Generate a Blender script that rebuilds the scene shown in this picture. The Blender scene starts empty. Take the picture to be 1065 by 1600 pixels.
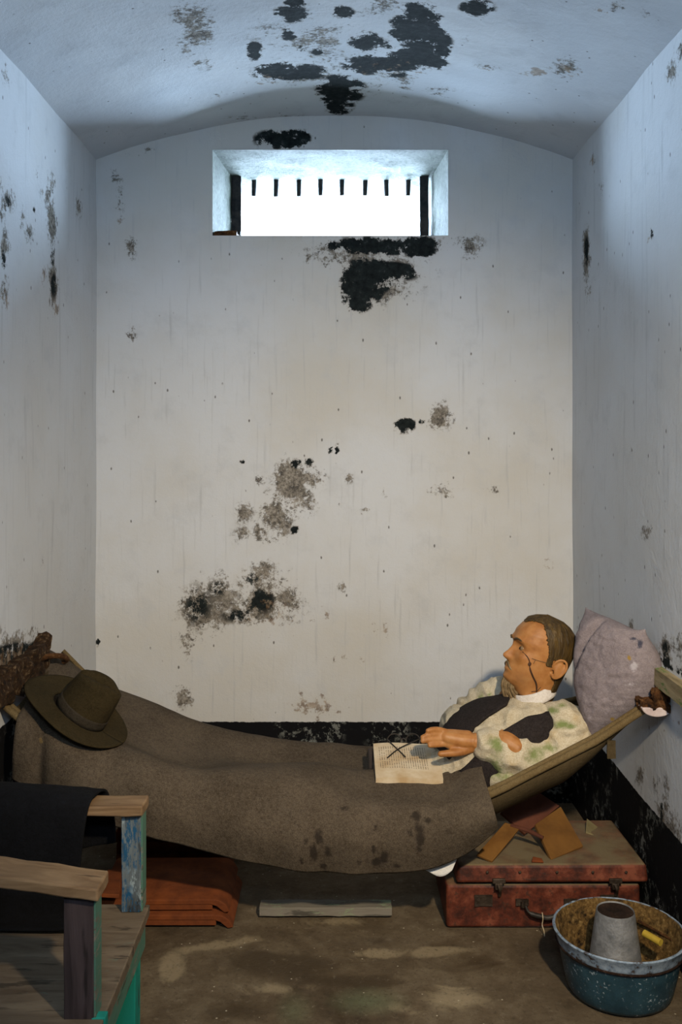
import bpy, bmesh, math, random
import numpy as np
from mathutils import Vector, Matrix, Euler, noise as mnoise
random.seed(7)
S = bpy.context.scene
COL = S.collection
pi = math.pi

# ------------------------------------------------------------------ camera
EYE = 1.53; FPX = 1500.0; VX, VY = 530.0, 686.0
cam_d = bpy.data.cameras.new('camera'); cam = bpy.data.objects.new('camera', cam_d); COL.objects.link(cam)
cam.location = (0, 0, EYE); cam.rotation_euler = (pi/2, 0, 0)
cam_d.sensor_fit = 'VERTICAL'; cam_d.sensor_height = 36; cam_d.lens = FPX/1600*36
cam_d.shift_y = -(800-VY)/1600; cam_d.shift_x = (532.5-VX)/1600
cam_d.clip_start = 0.05
S.camera = cam

def P(px, py, Y): return Vector(((px-VX)/FPX*Y, Y, EYE-(py-VY)/FPX*Y))
def proj(v):  # world -> photo pixel (numpy n x 3)
    Y = np.maximum(v[:, 1], .05)
    return VX+v[:, 0]/Y*FPX, VY+(EYE-v[:, 2])/Y*FPX

# ------------------------------------------------------------------ materials
class Mat:
    def __init__(s, name):
        s.m = bpy.data.materials.new(name); s.m.use_nodes = True
        s.t = s.m.node_tree; s.b = s.t.nodes['Principled BSDF']
        s.co = s.t.nodes.new('ShaderNodeTexCoord').outputs['Object']
    def link(s, a, b): s.t.links.new(a, b)
    def put(s, sock, v):
        if isinstance(v, bpy.types.NodeSocket): s.link(v, sock)
        elif isinstance(v, (tuple, list)) and len(v) == 3 and sock.type == 'RGBA': sock.default_value = (*v, 1)
        else: sock.default_value = v
    def coord(s, st):
        n = s.t.nodes.new('ShaderNodeMapping'); s.link(s.co, n.inputs[0]); n.inputs['Scale'].default_value = st; return n.outputs[0]
    def noise(s, scale, detail=5, rough=.6, st=None, dist=0):
        n = s.t.nodes.new('ShaderNodeTexNoise'); s.link(s.coord(st) if st else s.co, n.inputs['Vector'])
        n.inputs['Scale'].default_value = scale; n.inputs['Detail'].default_value = detail
        n.inputs['Roughness'].default_value = rough; n.inputs['Distortion'].default_value = dist
        return n.outputs[0]
    def voro(s, scale, st=None, out='Distance', feat='F1'):
        n = s.t.nodes.new('ShaderNodeTexVoronoi'); n.feature = feat
        s.link(s.coord(st) if st else s.co, n.inputs['Vector']); n.inputs['Scale'].default_value = scale
        return n.outputs[out]
    def wave(s, scale, axis='X', dist=0, st=None, dscale=1):
        n = s.t.nodes.new('ShaderNodeTexWave'); n.bands_direction = axis
        s.link(s.coord(st) if st else s.co, n.inputs['Vector']); n.inputs['Scale'].default_value = scale
        n.inputs['Distortion'].default_value = dist; n.inputs['Detail Scale'].default_value = dscale
        return n.outputs['Fac']
    def attr(s, name):
        n = s.t.nodes.new('ShaderNodeAttribute'); n.attribute_name = name; return n.outputs['Fac']
    def math(s, op, a, b=0., c=None):
        n = s.t.nodes.new('ShaderNodeMath'); n.operation = op
        s.put(n.inputs[0], a); s.put(n.inputs[1], b)
        if c is not None: s.put(n.inputs[2], c)
        return n.outputs[0]
    def step(s, v, lo, hi, o0=0., o1=1.):
        n = s.t.nodes.new('ShaderNodeMapRange'); n.interpolation_type = 'SMOOTHSTEP'
        s.put(n.inputs[0], v); n.inputs[1].default_value = lo; n.inputs[2].default_value = hi
        n.inputs[3].default_value = o0; n.inputs[4].default_value = o1
        return n.outputs[0]
    def ramp(s, f, stops):
        n = s.t.nodes.new('ShaderNodeValToRGB'); s.put(n.inputs[0], f); e = n.color_ramp.elements
        while len(e) < len(stops): e.new(.5)
        for i, (p, c) in enumerate(stops): e[i].position = p; e[i].color = (*c, 1)
        return n.outputs[0]
    def mix(s, f, a, b, mode='MIX'):
        n = s.t.nodes.new('ShaderNodeMix'); n.data_type = 'RGBA'; n.blend_type = mode
        s.put(n.inputs[0], f); s.put(n.inputs[6], a); s.put(n.inputs[7], b); return n.outputs[2]
    def bump(s, h, strength=.3, dist=.01):
        n = s.t.nodes.new('ShaderNodeBump'); s.put(n.inputs['Height'], h)
        n.inputs['Strength'].default_value = strength; n.inputs['Distance'].default_value = dist
        s.link(n.outputs[0], s.b.inputs['Normal'])
    def out(s, color, rough=.8, metal=0., spec=.3):
        s.put(s.b.inputs['Base Color'], color); s.put(s.b.inputs['Roughness'], rough); s.put(s.b.inputs['Metallic'], metal)
        s.b.inputs['Specular IOR Level'].default_value = spec
        return s.m

def simple(name, c1, c2, scale=8, rough=.8, metal=0., bump=.3, bscale=60, bdist=.004, st=None, detail=6, spec=.3, lo=.35, hi=.65):
    m = Mat(name)
    n = m.noise(scale, detail, .65, st)
    m.bump(m.noise(bscale, 4, .6, st), bump, bdist)
    return m.out(m.ramp(n, [(lo, c1), (hi, c2)]), rough, metal, spec)

def plaster(name, streak, base=(.60, .615, .635), warm=(.55, .535, .50), rough_bump=.25, band=True):
    m = Mat(name)
    big = m.noise(1.6, 5, .55); med = m.noise(9, 6, .65); fine = m.noise(55, 5, .7); xf = m.noise(240, 3, .6)
    col = m.mix(m.step(big, .35, .7), base, warm)
    col = m.mix(m.step(med, .5, .75, 0, .45), col, tuple(c*.80 for c in base))
    if streak:   # thin damp runs down the wall
        sv = m.noise(26, 4, .6, streak)
        col = m.mix(m.step(sv, .56, .78, 0, .55), col, tuple(c*.66 for c in base))
    # little dark nicks
    vd = m.voro(19, (1, 1, .55)); gate = m.noise(7, 2, .5)
    sp = m.math('MULTIPLY', m.step(m.math('ADD', vd, m.math('MULTIPLY', fine, .10)), .09, .14, 1, 0), m.step(gate, .38, .44))
    col = m.mix(m.math('MULTIPLY', sp, .8), col, (.07, .06, .05))
    # mould: speckled brown grey
    mf = m.attr('mould')
    sn = m.math('ADD', m.math('MULTIPLY', m.noise(55, 8, .82), .8), m.math('MULTIPLY', m.noise(9, 3, .6), .6))
    mm = m.step(m.math('ADD', mf, m.math('MULTIPLY', m.math('SUBTRACT', sn, .70), 3.4)), .40, .72)
    mcol = m.ramp(m.math('ADD', m.math('MULTIPLY', m.noise(80, 7, .8), .7), m.math('MULTIPLY', m.noise(20, 3, .6), .3)), [(.38, (.022, .018, .013)), (.47, (.11, .092, .07)), (.60, (.31, .28, .235))])
    col = m.mix(m.math('MULTIPLY', mm, m.step(mf, .02, .3, 0, .92)), col, mcol)
    # flaked off coat: dark under layer
    df = m.attr('dark')
    dn = m.math('ADD', m.math('MULTIPLY', m.noise(30, 9, .85), .85), m.math('MULTIPLY', m.noise(9, 3, .5), .35))
    dt = m.math('ADD', df, m.math('MULTIPLY', m.math('SUBTRACT', m.math('ADD', m.math('MULTIPLY', dn, .7), m.math('MULTIPLY', m.noise(16, 3, .55), .36)), .6), 4.2))
    dm = m.step(dt, .20, .24)
    dm = m.math('MULTIPLY', dm, m.step(df, .02, .22))
    dcol = m.ramp(m.noise(40, 5, .7), [(.3, (.006, .008, .009)), (.62, (.020, .025, .025)), (.8, (.10, .11, .11))])
    edge = m.math('MULTIPLY', m.step(dt, .10, .21), m.step(df, .01, .12))
    col = m.mix(m.math('MULTIPLY', edge, .4), col, (.34, .29, .23))
    col = m.mix(dm, col, dcol)
    rust = m.attr('rust')
    rm = m.step(m.math('ADD', rust, m.math('MULTIPLY', m.math('SUBTRACT', m.noise(28, 6, .7), .5), 2.4)), .35, .6)
    rm = m.math('MULTIPLY', rm, m.step(rust, .01, .1))
    col = m.mix(m.math('MULTIPLY', rm, .75), col, m.ramp(m.noise(40, 4, .6), [(.35, (.10, .05, .02)), (.65, (.36, .28, .20))]))
    if band:  # black painted dado; on the near left wall it also paints shade
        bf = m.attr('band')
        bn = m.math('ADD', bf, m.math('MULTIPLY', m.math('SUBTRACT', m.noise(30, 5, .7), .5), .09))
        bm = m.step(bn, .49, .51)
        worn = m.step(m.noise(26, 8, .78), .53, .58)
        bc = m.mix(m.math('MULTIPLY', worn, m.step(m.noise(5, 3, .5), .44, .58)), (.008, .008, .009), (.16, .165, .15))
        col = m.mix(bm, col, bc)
    h = m.math('ADD', m.math('MULTIPLY', med, 1.0), m.math('MULTIPLY', fine, .45))
    h = m.math('ADD', h, m.math('MULTIPLY', xf, .14))
    h = m.math('SUBTRACT', h, m.math('MULTIPLY', dm, .35))
    m.bump(h, rough_bump, .012)
    return m.out(col, .95, 0, .06)

def wood(name, c1, c2, st=(1, 1, 1), rough=.75, paint=None, pcov=.5, pscale=9, paint2=None, bump=.5):
    m = Mat(name)
    g = m.noise(26, 6, .65, st, .6); kn = m.noise(3, 3, .5)
    col = m.ramp(m.math('ADD', m.math('MULTIPLY', g, .75), m.math('MULTIPLY', kn, .25)), [(.36, c1), (.62, c2)])
    crack = m.step(m.noise(40, 3, .6, st), .62, .7)
    col = m.mix(m.math('MULTIPLY', crack, .7), col, tuple(c*.3 for c in c1))
    if paint:
        pm = m.step(m.noise(pscale*8, 8, .8, tuple(.18+.82*x for x in st)), 1-pcov-.03, 1-pcov+.03)
        pc = paint if not paint2 else m.mix(m.step(m.noise(pscale, 4, .6), .45, .55), paint, paint2)
        col = m.mix(pm, col, pc)
        col = m.mix(m.math('MULTIPLY', m.step(m.noise(34, 4, .6, tuple(.06+.94*x for x in st)), .61, .67), .7), col, tuple(c*.25 for c in c1))
    m.bump(g, bump, .004)
    return m.out(col, rough, 0, .25)

def rust_mat(name, c1=(.012, .008, .006), c2=(.20, .085, .025), c3=(.42, .27, .12), scale=38, metal=.1):
    m = Mat(name); n = m.noise(scale, 8, .75); n2 = m.noise(scale*.35, 4, .6)
    col = m.ramp(m.math('ADD', m.math('MULTIPLY', n, .7), m.math('MULTIPLY', n2, .3)), [(.38, c1), (.54, c2), (.68, c3)])
    m.bump(n, .9, .012)
    return m.out(col, .85, metal, .2)

def cloth(name, c1, c2, weave=420, rough=.95, wrinkle=0., stain=None, mottle=4, wst=None, soft=.62, sheen=0.):
    m = Mat(name)
    a = m.noise(weave, 2, .6); b = m.noise(mottle, 5, .6); c = m.noise(weave*.3, 3, .6)
    f = m.math('ADD', m.math('MULTIPLY', a, .42), m.math('ADD', m.math('MULTIPLY', b, .33), m.math('MULTIPLY', c, .25)))
    col = m.ramp(f, [(.38, c1), (.60, c2)])
    if stain:
        for (nm, sc, amt) in stain:
            f0 = m.attr(nm)
            k = m.step(m.math('ADD', f0, m.math('MULTIPLY', m.math('SUBTRACT', m.noise(30, 7, .75), .5), 1.7)), .22, soft)
            k = m.math('MULTIPLY', m.math('MULTIPLY', k, m.step(f0, .01, .1)), amt)
            col = m.mix(k, col, sc)
    h = m.math('ADD', m.math('MULTIPLY', a, .3), c)
    if wrinkle: h = m.math('ADD', h, m.math('MULTIPLY', m.noise(14, 4, .6, wst or (1, 1, 3.2), .8), wrinkle))
    m.bump(h, .5, .004)
    m.b.inputs['Sheen Weight'].default_value = sheen
    m.b.inputs['Sheen Roughness'].default_value = .6
    return m.out(col, rough, 0, .1)

# ------------------------------------------------------------------ geometry helpers
class G:
    def __init__(s): s.v = []; s.f = []
    def add(s, v, f):
        o = len(s.v); s.v += [tuple(x) for x in v]; s.f += [tuple(i+o for i in q) for q in f]; return s

def obj(name, g, mat, parent=None, smooth=True, local=False, bevel=0, solid=0, solid_off=0, sub=0, label=None):
    v, f = (g.v, g.f) if isinstance(g, G) else g
    if parent is not None and not local:
        L = Vector((0, 0, 0)); q_ = parent
        while q_ is not None: L = L+q_.location; q_ = q_.parent
        v = [(a[0]-L[0], a[1]-L[1], a[2]-L[2]) for a in v]
    me = bpy.data.meshes.new(name); me.from_pydata([tuple(a) for a in v], [], [tuple(q) for q in f]); me.update()
    bm = bmesh.new(); bm.from_mesh(me); bmesh.ops.recalc_face_normals(bm, faces=bm.faces); bm.to_mesh(me); bm.free()
    if smooth is not False:
        for p in me.polygons: p.use_smooth = True
        if smooth != 'all': me.set_sharp_from_angle(angle=math.radians(38))
    me.materials.append(mat)
    o = bpy.data.objects.new(name, me); COL.objects.link(o)
    if parent is not None: o.parent = parent
    if solid:
        d = o.modifiers.new('solid', 'SOLIDIFY'); d.thickness = solid; d.offset = solid_off
    if bevel:
        d = o.modifiers.new('bevel', 'BEVEL'); d.width = bevel; d.segments = 3; d.limit_method = 'ANGLE'; d.angle_limit = .6
    if sub:
        d = o.modifiers.new('sub', 'SUBSURF'); d.levels = sub; d.render_levels = sub
    if label: o['label'] = label
    return o

def tag(o, label, cat, group=None):
    o['label'] = label; o['category'] = cat
    if group: o['group'] = group
    return o
def empty(name, loc, label, cat, group=None, rot=(0, 0, 0)):
    o = bpy.data.objects.new(name, None); COL.objects.link(o); o.location = loc; o.rotation_euler = rot
    o.empty_display_size = .05
    return tag(o, label, cat, group)
def struct(o): o['kind'] = 'structure'; return o

def box_vf(x0, x1, y0, y1, z0, z1):
    v = [(x0,y0,z0),(x1,y0,z0),(x1,y1,z0),(x0,y1,z0),(x0,y0,z1),(x1,y0,z1),(x1,y1,z1),(x0,y1,z1)]
    return v, [(0,3,2,1),(4,5,6,7),(0,1,5,4),(1,2,6,5),(2,3,7,6),(3,0,4,7)]
def hexa(b, t): return list(b)+list(t), [(0,3,2,1),(4,5,6,7),(0,1,5,4),(1,2,6,5),(2,3,7,6),(3,0,4,7)]
def rough_box(x0, x1, y0, y1, z0, z1, seg=.02, amp=.003, freq=18, seed=0):
    """box with a subdivided, worn surface"""
    bm = bmesh.new(); v, f = box_vf(x0, x1, y0, y1, z0, z1)
    vs = [bm.verts.new(a) for a in v]
    for q in f: bm.faces.new([vs[i] for i in q])
    for ax, (a, b) in enumerate(((x0, x1), (y0, y1), (z0, z1))):
        n = max(1, min(80, int(abs(b-a)/seg)))
        for k in range(1, n):
            co = [0, 0, 0]; co[ax] = a+(b-a)*k/n; no = [0, 0, 0]; no[ax] = 1
            bmesh.ops.bisect_plane(bm, geom=bm.verts[:]+bm.edges[:]+bm.faces[:], plane_co=co, plane_no=no)
    bm.normal_update()
    for w in bm.verts:
        d = mnoise.fractal(w.co*freq+Vector((seed, seed*2, 0)), 1., 2., 4)
        w.co += w.normal*d*amp
    bm.verts.index_update()
    r = ([tuple(w.co) for w in bm.verts], [tuple(w.index for w in q.verts) for q in bm.faces]); bm.free(); return r

def tube(pts, rad, n=12, caps=True, ell=None):
    pts = [Vector(p) for p in pts]; N = len(pts)
    if not isinstance(rad, (list, tuple)): rad = [rad]*N
    v, f = [], []; prev = None
    for i, p in enumerate(pts):
        d = (pts[min(i+1, N-1)]-pts[max(i-1, 0)]).normalized()
        if prev is None:
            a = d.orthogonal().normalized()
        else:
            a = (prev-d*prev.dot(d)).normalized()
        prev = a; b = d.cross(a)
        for k in range(n):
            t = 2*pi*k/n; v.append(p+(a*math.cos(t)+b*math.sin(t))*rad[i])
    for i in range(N-1):
        for k in range(n): f.append((i*n+k, i*n+(k+1) % n, (i+1)*n+(k+1) % n, (i+1)*n+k))
    if caps: f.append(tuple(range(n))[::-1]); f.append(tuple(range((N-1)*n, N*n)))
    return v, f
def smoothpath(pts, k=6):
    pts = [Vector(p) for p in pts]; out = []
    for i in range(len(pts)-1):
        p0 = pts[max(i-1, 0)]; p1 = pts[i]; p2 = pts[i+1]; p3 = pts[min(i+2, len(pts)-1)]
        for j in range(k):
            t = j/k
            out.append(.5*((2*p1)+(p2-p0)*t+(2*p0-5*p1+4*p2-p3)*t*t+(3*p1-p0-3*p2+p3)*t**3))
    out.append(pts[-1]); return out
def capsule(pts, rad, n=14, k=5):
    """round-ended limb through joints with radius per joint"""
    pp = [Vector((*p, )) for p in pts]
    q4 = [(p, r) for p, r in zip(pp, rad)]
    sp = smoothpath([p for p, _ in q4], k); rr = []
    for i in range(len(rad)-1):
        for j in range(k): rr.append(rad[i]+(rad[i+1]-rad[i])*j/k)
    rr.append(rad[-1])
    d0 = (sp[0]-sp[1]).normalized(); d1 = (sp[-1]-sp[-2]).normalized()
    st = [(sp[0]+d0*rr[0]*math.sin(a), rr[0]*math.cos(a)) for a in (1.45, 1.1, .7, .35)]
    en = [(sp[-1]+d1*rr[-1]*math.sin(a), rr[-1]*math.cos(a)) for a in (.35, .7, 1.1, 1.45)]
    allp = st+list(zip(sp, rr))+en
    return tube([a for a, _ in allp], [b for _, b in allp], n)
def lathe(prof, n=48, c=(0, 0, 0), caps=False):
    v, f = [], []
    for (r, z) in prof:
        for k in range(n):
            t = 2*pi*k/n; v.append((c[0]+r*math.cos(t), c[1]+r*math.sin(t), c[2]+z))
    for i in range(len(prof)-1):
        for k in range(n): f.append((i*n+k, i*n+(k+1) % n, (i+1)*n+(k+1) % n, (i+1)*n+k))
    if caps: f.append(tuple(range(n))[::-1]); f.append(tuple(range((len(prof)-1)*n, len(prof)*n)))
    return v, f
def gridvf(A):
    """A: nu x nv x 3 array"""
    nu, nv = A.shape[:2]; v = [tuple(x) for x in A.reshape(-1, 3)]
    f = [(i*nv+j, (i+1)*nv+j, (i+1)*nv+j+1, i*nv+j+1) for i in range(nu-1) for j in range(nv-1)]
    return v, f
def crom(P4, t):
    p0, p1, p2, p3 = P4
    return .5*((2*p1)+(p2-p0)*t+(2*p0-5*p1+4*p2-p3)*t*t+(3*p1-p0-3*p2+p3)*t**3)
def interp_rows(rows, n):
    rows = [np.asarray(r, float) for r in rows]; R = len(rows); out = []
    for k in range(n):
        u = k/(n-1)*(R-1); i = min(int(u), R-2); t = u-i
        out.append(crom((rows[max(i-1, 0)], rows[i], rows[i+1], rows[min(i+2, R-1)]), t))
    return np.array(out)

def field(px, py, blobs):
    out = np.zeros_like(px)
    for b in blobs:
        cx, cy, rx, ry = b[:4]; amp = b[4] if len(b) > 4 else 1.; ang = math.radians(b[5]) if len(b) > 5 else 0
        dx = px-cx; dy = py-cy; c, s = math.cos(ang), math.sin(ang)
        d = np.sqrt(((dx*c+dy*s)/(rx*1.45))**2+((-dx*s+dy*c)/(ry*1.45))**2)
        out = np.maximum(out, amp*np.clip(1-d, 0, 1))
    return out
def set_attr(o, name, vals):
    a = o.data.attributes.new(name, 'FLOAT', 'POINT'); a.data.foreach_set('value', np.asarray(vals, np.float32))
def wco(o):
    n = len(o.data.vertices); a = np.empty(n*3, np.float32); o.data.vertices.foreach_get('co', a)
    a = a.reshape(-1, 3).astype(float)
    p = o.parent.location if o.parent else o.location
    return a+np.array(p)
def marks(o, **kw):
    w = wco(o); px, py = proj(w)
    for k, bl in kw.items(): set_attr(o, k, field(px, py, bl))

def quads_from_grid(us, vs, fn, skip=None):
    nu, nv = len(us), len(vs); v = [fn(u, w) for u in us for w in vs]; f = []
    for i in range(nu-1):
        for j in range(nv-1):
            if skip and skip((us[i]+us[i+1])/2, (vs[j]+vs[j+1])/2): continue
            f.append((i*nv+j, (i+1)*nv+j, (i+1)*nv+j+1, i*nv+j+1))
    return v, f
def lin(a, b, step):
    n = max(1, int(round((b-a)/step))); return [a+(b-a)*i/n for i in range(n+1)]

# ------------------------------------------------------------------ room
XL, XR, YB, YF = -1.024, .981, 4.043, -.45
ZS = 2.708; RISE = .186; XM = (XL+XR)/2; HW = (XR-XL)/2
RAD = (HW*HW+RISE*RISE)/(2*RISE)
def arch(x):
    d = min(abs(x-XM), HW+.05); return ZS+RISE-RAD+math.sqrt(RAD*RAD-d*d)
WX0, WX1, WZ0, WZ1 = -.534, .458, 2.387, 2.748

M_back = plaster('back_wall_plaster', (2.2, 1, .12))
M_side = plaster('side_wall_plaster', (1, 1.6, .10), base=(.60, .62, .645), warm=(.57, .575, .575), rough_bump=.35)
M_ceil = plaster('vault_plaster', None, base=(.52, .55, .585), warm=(.60, .62, .64), rough_bump=.32, band=False)

def blank(o, names=('dark', 'mould', 'rust', 'band')):
    for n in names:
        if n not in o.data.attributes: set_attr(o, n, np.zeros(len(o.data.vertices)))
def band(o, z=.345):
    set_attr(o, 'band', np.clip((z-wco(o)[:, 2])*6+.5, 0, 1))

# back wall with the window hole
us = lin(XL-.03, WX0, .013)+lin(WX0, WX1, .013)[1:]+lin(WX1, XR+.03, .013)[1:]
vs = lin(-.04, WZ0, .014)+lin(WZ0, WZ1, .03)[1:]+lin(WZ1, 3.0, .013)[1:]
def bw(u, z):
    w = mnoise.noise(Vector((u*2.2, 0, z*2.2)))*.004
    if WX0-.06 < u < WX1+.06 and WZ0-.06 < z < WZ1+.06: w = 0
    return (u, YB+w, z)
o = obj('wall_back', quads_from_grid(us, vs, bw, lambda u, z: WX0 < u < WX1 and WZ0 < z < WZ1), M_back, smooth='all'); struct(o)
marks(o,
  dark=[(440,217,36,13),(470,216,12,10),(600,384,78,12),(655,386,24,15),(575,432,36,26),(565,455,28,22),(558,474,20,12),(605,425,45,14,.8),(632,664,14,10),
        (659,660,6,6),(516,704,3,4),(527,703,3,7),(462,724,7,7,.9),(483,721,8,7,.8),(405,938,34,24,.34),(375,962,34,12,.34),(308,948,28,34,.30),(340,920,20,16,.28),(395,905,24,20,.24),(460,828,6,5,.7),(378,722,3,4),(152,1002,3,6,.9)],
  mould=[(462,762,34,48),(430,805,26,40,.9),(484,745,24,24,.9),(405,838,40,22,.7),(404,752,10,9,.9),(378,800,16,18,.8),(312,955,40,42,1),(355,925,52,30,.9),(405,905,36,34,.8),(400,945,44,34,1),(440,935,40,46,.55),(290,1008,16,24,.9),(285,1092,18,24,.8),(685,650,24,22,.9),(697,766,28,14,.8),
         (570,797,8,8,.8),(535,917,9,9,.85),(601,770,8,10,.6),(545,748,8,8,.6),(203,385,10,26,.8),(188,312,10,28,.75),(205,525,9,16,.8),(182,270,14,14,.8),(230,235,12,8,.7),(200,240,8,14,.7),(735,384,20,22,.85),(540,400,70,20,.9),(520,392,50,14,.8),(640,420,40,30,.8),(600,460,50,24,.7),(700,380,40,20,.6),(770,765,14,8,.5)],
  rust=[(490,1102,46,20,.6),(430,960,60,30,.4),(186,345,8,10,.6),(590,985,30,14,.35),(480,960,40,14,.4),(860,885,20,16,.35),(540,1030,40,10,.35)])
band(o, .339); blank(o)

# left, right, front walls
def side(X, sgn): return lambda y, z: (X+sgn*mnoise.noise(Vector((y*1.8, 5, z*1.8)))*.006, y, z)
ys = lin(YF-.02, 1.6, .08)+lin(1.6, YB+.02, .014)[1:]; zs = lin(-.04, 2.95, .016)
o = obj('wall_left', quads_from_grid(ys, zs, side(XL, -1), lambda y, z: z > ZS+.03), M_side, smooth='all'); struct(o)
marks(o,
  dark=[(84,446,5,20,.42),(82,395,4,26,.35),(10,320,8,16,.4),(30,1035,40,26,.9),(58,1018,12,14,.9),(52,330,3,6,.6),(6,405,4,16,.5)],
  mould=[(82,335,9,46,.95),(84,445,9,40,1),(78,300,14,28,.7),(10,310,17,34,1),(8,385,9,30,.95),(46,362,10,18,.8),(122,322,8,18,.8),(10,125,10,26,.8),(5,455,8,32,.8),(56,268,6,14,.75),(35,340,5,24,.6),(20,1000,30,22,.8),(60,985,12,10,.6),(68,880,4,10,.5),(40,990,30,14,.6)],
  rust=[(87,485,6,12,.7),(8,470,8,16,.7),(70,430,6,16,.6),(30,1040,44,30,.9)])
_w = wco(o); set_attr(o, 'band', np.clip((np.where(_w[:, 1] < 3.06, .66, .36)-_w[:, 2])*6+.5, 0, 1)); blank(o)  # near stretch raised: shade below the hammock painted in the dado black
o = obj('wall_right', quads_from_grid(ys, zs, side(XR, 1), lambda y, z: z > ZS+.03), M_side, smooth='all'); struct(o)
marks(o,
  dark=[(916,392,4,24,.42),(1040,1022,7,20,.5),(1048,1042,26,6,.75,32),(1033,1265,5,26,.35),(1060,1330,8,20,.3),(1018,365,3,5,.6)],
  mould=[(916,400,7,44,1),(918,450,5,24,.7),(1050,112,11,20,.9),(1060,80,10,16,.7),(1040,1020,16,30,1),(1010,832,9,15,.85),(986,985,5,22,.8),(1035,1265,12,50,.9),(1050,1300,14,44,.8),(1000,1212,9,16,.8),(1060,1010,10,30,.6),(985,705,4,10,.5),(1020,1230,18,20,.5),(940,300,4,30,.45),(925,250,4,10,.6)],
  rust=[(924,250,4,12,.7),(1020,1290,30,40,.4),(1012,370,6,8,.6),(1040,1140,30,20,.35)])
band(o, .372); blank(o)
VX0, VX1, VZ0, VZ1 = -.22, .22, 2.26, 2.45     # unseen opening added behind the viewer for cool fill light
o = obj('wall_front', quads_from_grid(lin(XL-.03, VX0, .2)+lin(VX0, VX1, .2)[1:]+lin(VX1, XR+.03, .2)[1:], lin(-.04, VZ0, .2)+lin(VZ0, VZ1, .2)[1:]+lin(VZ1, 3.0, .2)[1:], lambda x, z: (x, YF, z), lambda x, z: VX0 < x < VX1 and VZ0 < z < VZ1), M_side, smooth='all'); struct(o); blank(o); 

# vaulted ceiling
xs = lin(XL-.02, XR+.02, .016); ys = lin(YF-.02, 2.0, .1)+lin(2.0, YB+.02, .016)[1:]
def cl(x, y): return (x, y, arch(x)+mnoise.noise(Vector((x*2.4, y*2.4, 3)))*.006+mnoise.noise(Vector((x*7, y*7, 8)))*.0025)
o = obj('ceiling', quads_from_grid(xs, ys, cl), M_ceil, smooth='all'); struct(o)
marks(o,
  dark=[(440,113,38,13),(480,110,24,12),(532,140,32,20),(528,165,20,12),(570,100,30,14),(618,100,30,18),(655,85,28,22),(668,50,24,34),(655,20,24,16),(630,45,20,18),(745,12,23,11),(535,20,15,9),(570,65,23,13),(455,22,23,11),(397,75,10,8),(397,88,10,7),(450,54,12,8,.9),(462,3,16,6),(690,70,14,20,.8),(495,80,10,6,.6),(470,76,8,4,.7),(680,98,18,10,.7),(605,72,8,10,.5)],
  mould=[(300,40,36,50,.75),(290,75,14,14,.8),(320,100,40,10,.5),(885,107,22,16,.85),(480,60,90,40,.55),(600,110,80,40,.6),(500,110,70,30,.55),(525,60,10,16,.8),(640,45,30,20,.7),(1008,16,10,14,.7),(960,10,20,10,.6),(725,62,10,8,.7),(340,150,16,10,.5),(590,10,50,20,.5),(690,140,30,16,.5),(430,185,90,6,.45),(760,105,30,6,.45)],
  rust=[(840,112,30,8,.7),(760,108,14,6,.6),(890,110,20,14,.5),(430,125,50,10,.4),(600,112,60,20,.35),(940,14,16,8,.5)])
blank(o)

# floor
m = Mat('stained_concrete')
n1 = m.noise(2.2, 6, .65, None, .8); n2 = m.noise(14, 7, .7); n3 = m.noise(90, 4, .7); n4 = m.noise(5, 5, .6, None, 1.5)
col = m.ramp(m.math('ADD', m.math('MULTIPLY', n1, .6), m.math('MULTIPLY', n2, .4)), [(.34, (.042, .028, .015)), (.5, (.100, .073, .043)), (.68, (.175, .138, .09))])
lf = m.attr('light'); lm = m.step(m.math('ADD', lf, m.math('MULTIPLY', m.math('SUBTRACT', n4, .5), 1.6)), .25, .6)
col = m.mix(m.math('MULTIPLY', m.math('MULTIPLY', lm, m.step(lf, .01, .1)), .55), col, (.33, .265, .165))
wf = m.attr('wet'); wm = m.step(m.math('ADD', wf, m.math('MULTIPLY', m.math('SUBTRACT', n4, .5), 1.2)), .25, .7)
col = m.mix(m.math('MULTIPLY', m.math('MULTIPLY', wm, m.step(wf, .01, .1)), .8), col, (.05, .034, .018))
gf = m.attr('green'); col = m.mix(m.math('MULTIPLY', gf, .5), col, (.16, .20, .11))
sp = m.math('MULTIPLY', m.step(m.voro(34), .06, .11, 1, 0), m.step(m.noise(12, 2), .52, .58))
col = m.mix(sp, col, (.45, .40, .30))
dk = m.math('MULTIPLY', m.step(m.voro(55), .07, .12, 1, 0), m.step(m.noise(17, 2), .56, .6)); col = m.mix(dk, col, (.03, .02, .015))
col = m.mix(m.step(n3, .52, .7, 0, .55), col, (.035, .024, .013)); col = m.mix(m.step(m.noise(38, 6, .75), .56, .68, 0, .35), col, (.24, .20, .14))
m.bump(m.math('ADD', n2, m.math('MULTIPLY', n3, .4)), .35, .01)
M_floor = m.out(col, m.step(wf, 0, .6, .75, .5), 0, .3)
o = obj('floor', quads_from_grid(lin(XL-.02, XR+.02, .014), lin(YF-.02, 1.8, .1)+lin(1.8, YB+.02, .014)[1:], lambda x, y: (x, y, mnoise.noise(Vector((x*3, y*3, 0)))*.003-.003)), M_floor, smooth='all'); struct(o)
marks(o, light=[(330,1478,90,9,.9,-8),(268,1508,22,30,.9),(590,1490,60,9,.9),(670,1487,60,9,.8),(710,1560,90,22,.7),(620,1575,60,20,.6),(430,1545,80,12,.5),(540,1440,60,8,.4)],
  wet=[(430,1505,130,22,1),(522,1574,5,34,1,-32),(560,1535,90,14,.9),(360,1580,90,20,.7),(740,1505,80,20,.6),(600,1470,120,10,.6),(525,1570,10,40,.9,-25),(250,1580,40,16,.5)],
  green=[(575,1565,50,18,.9),(460,1580,24,24,.6)])

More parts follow.
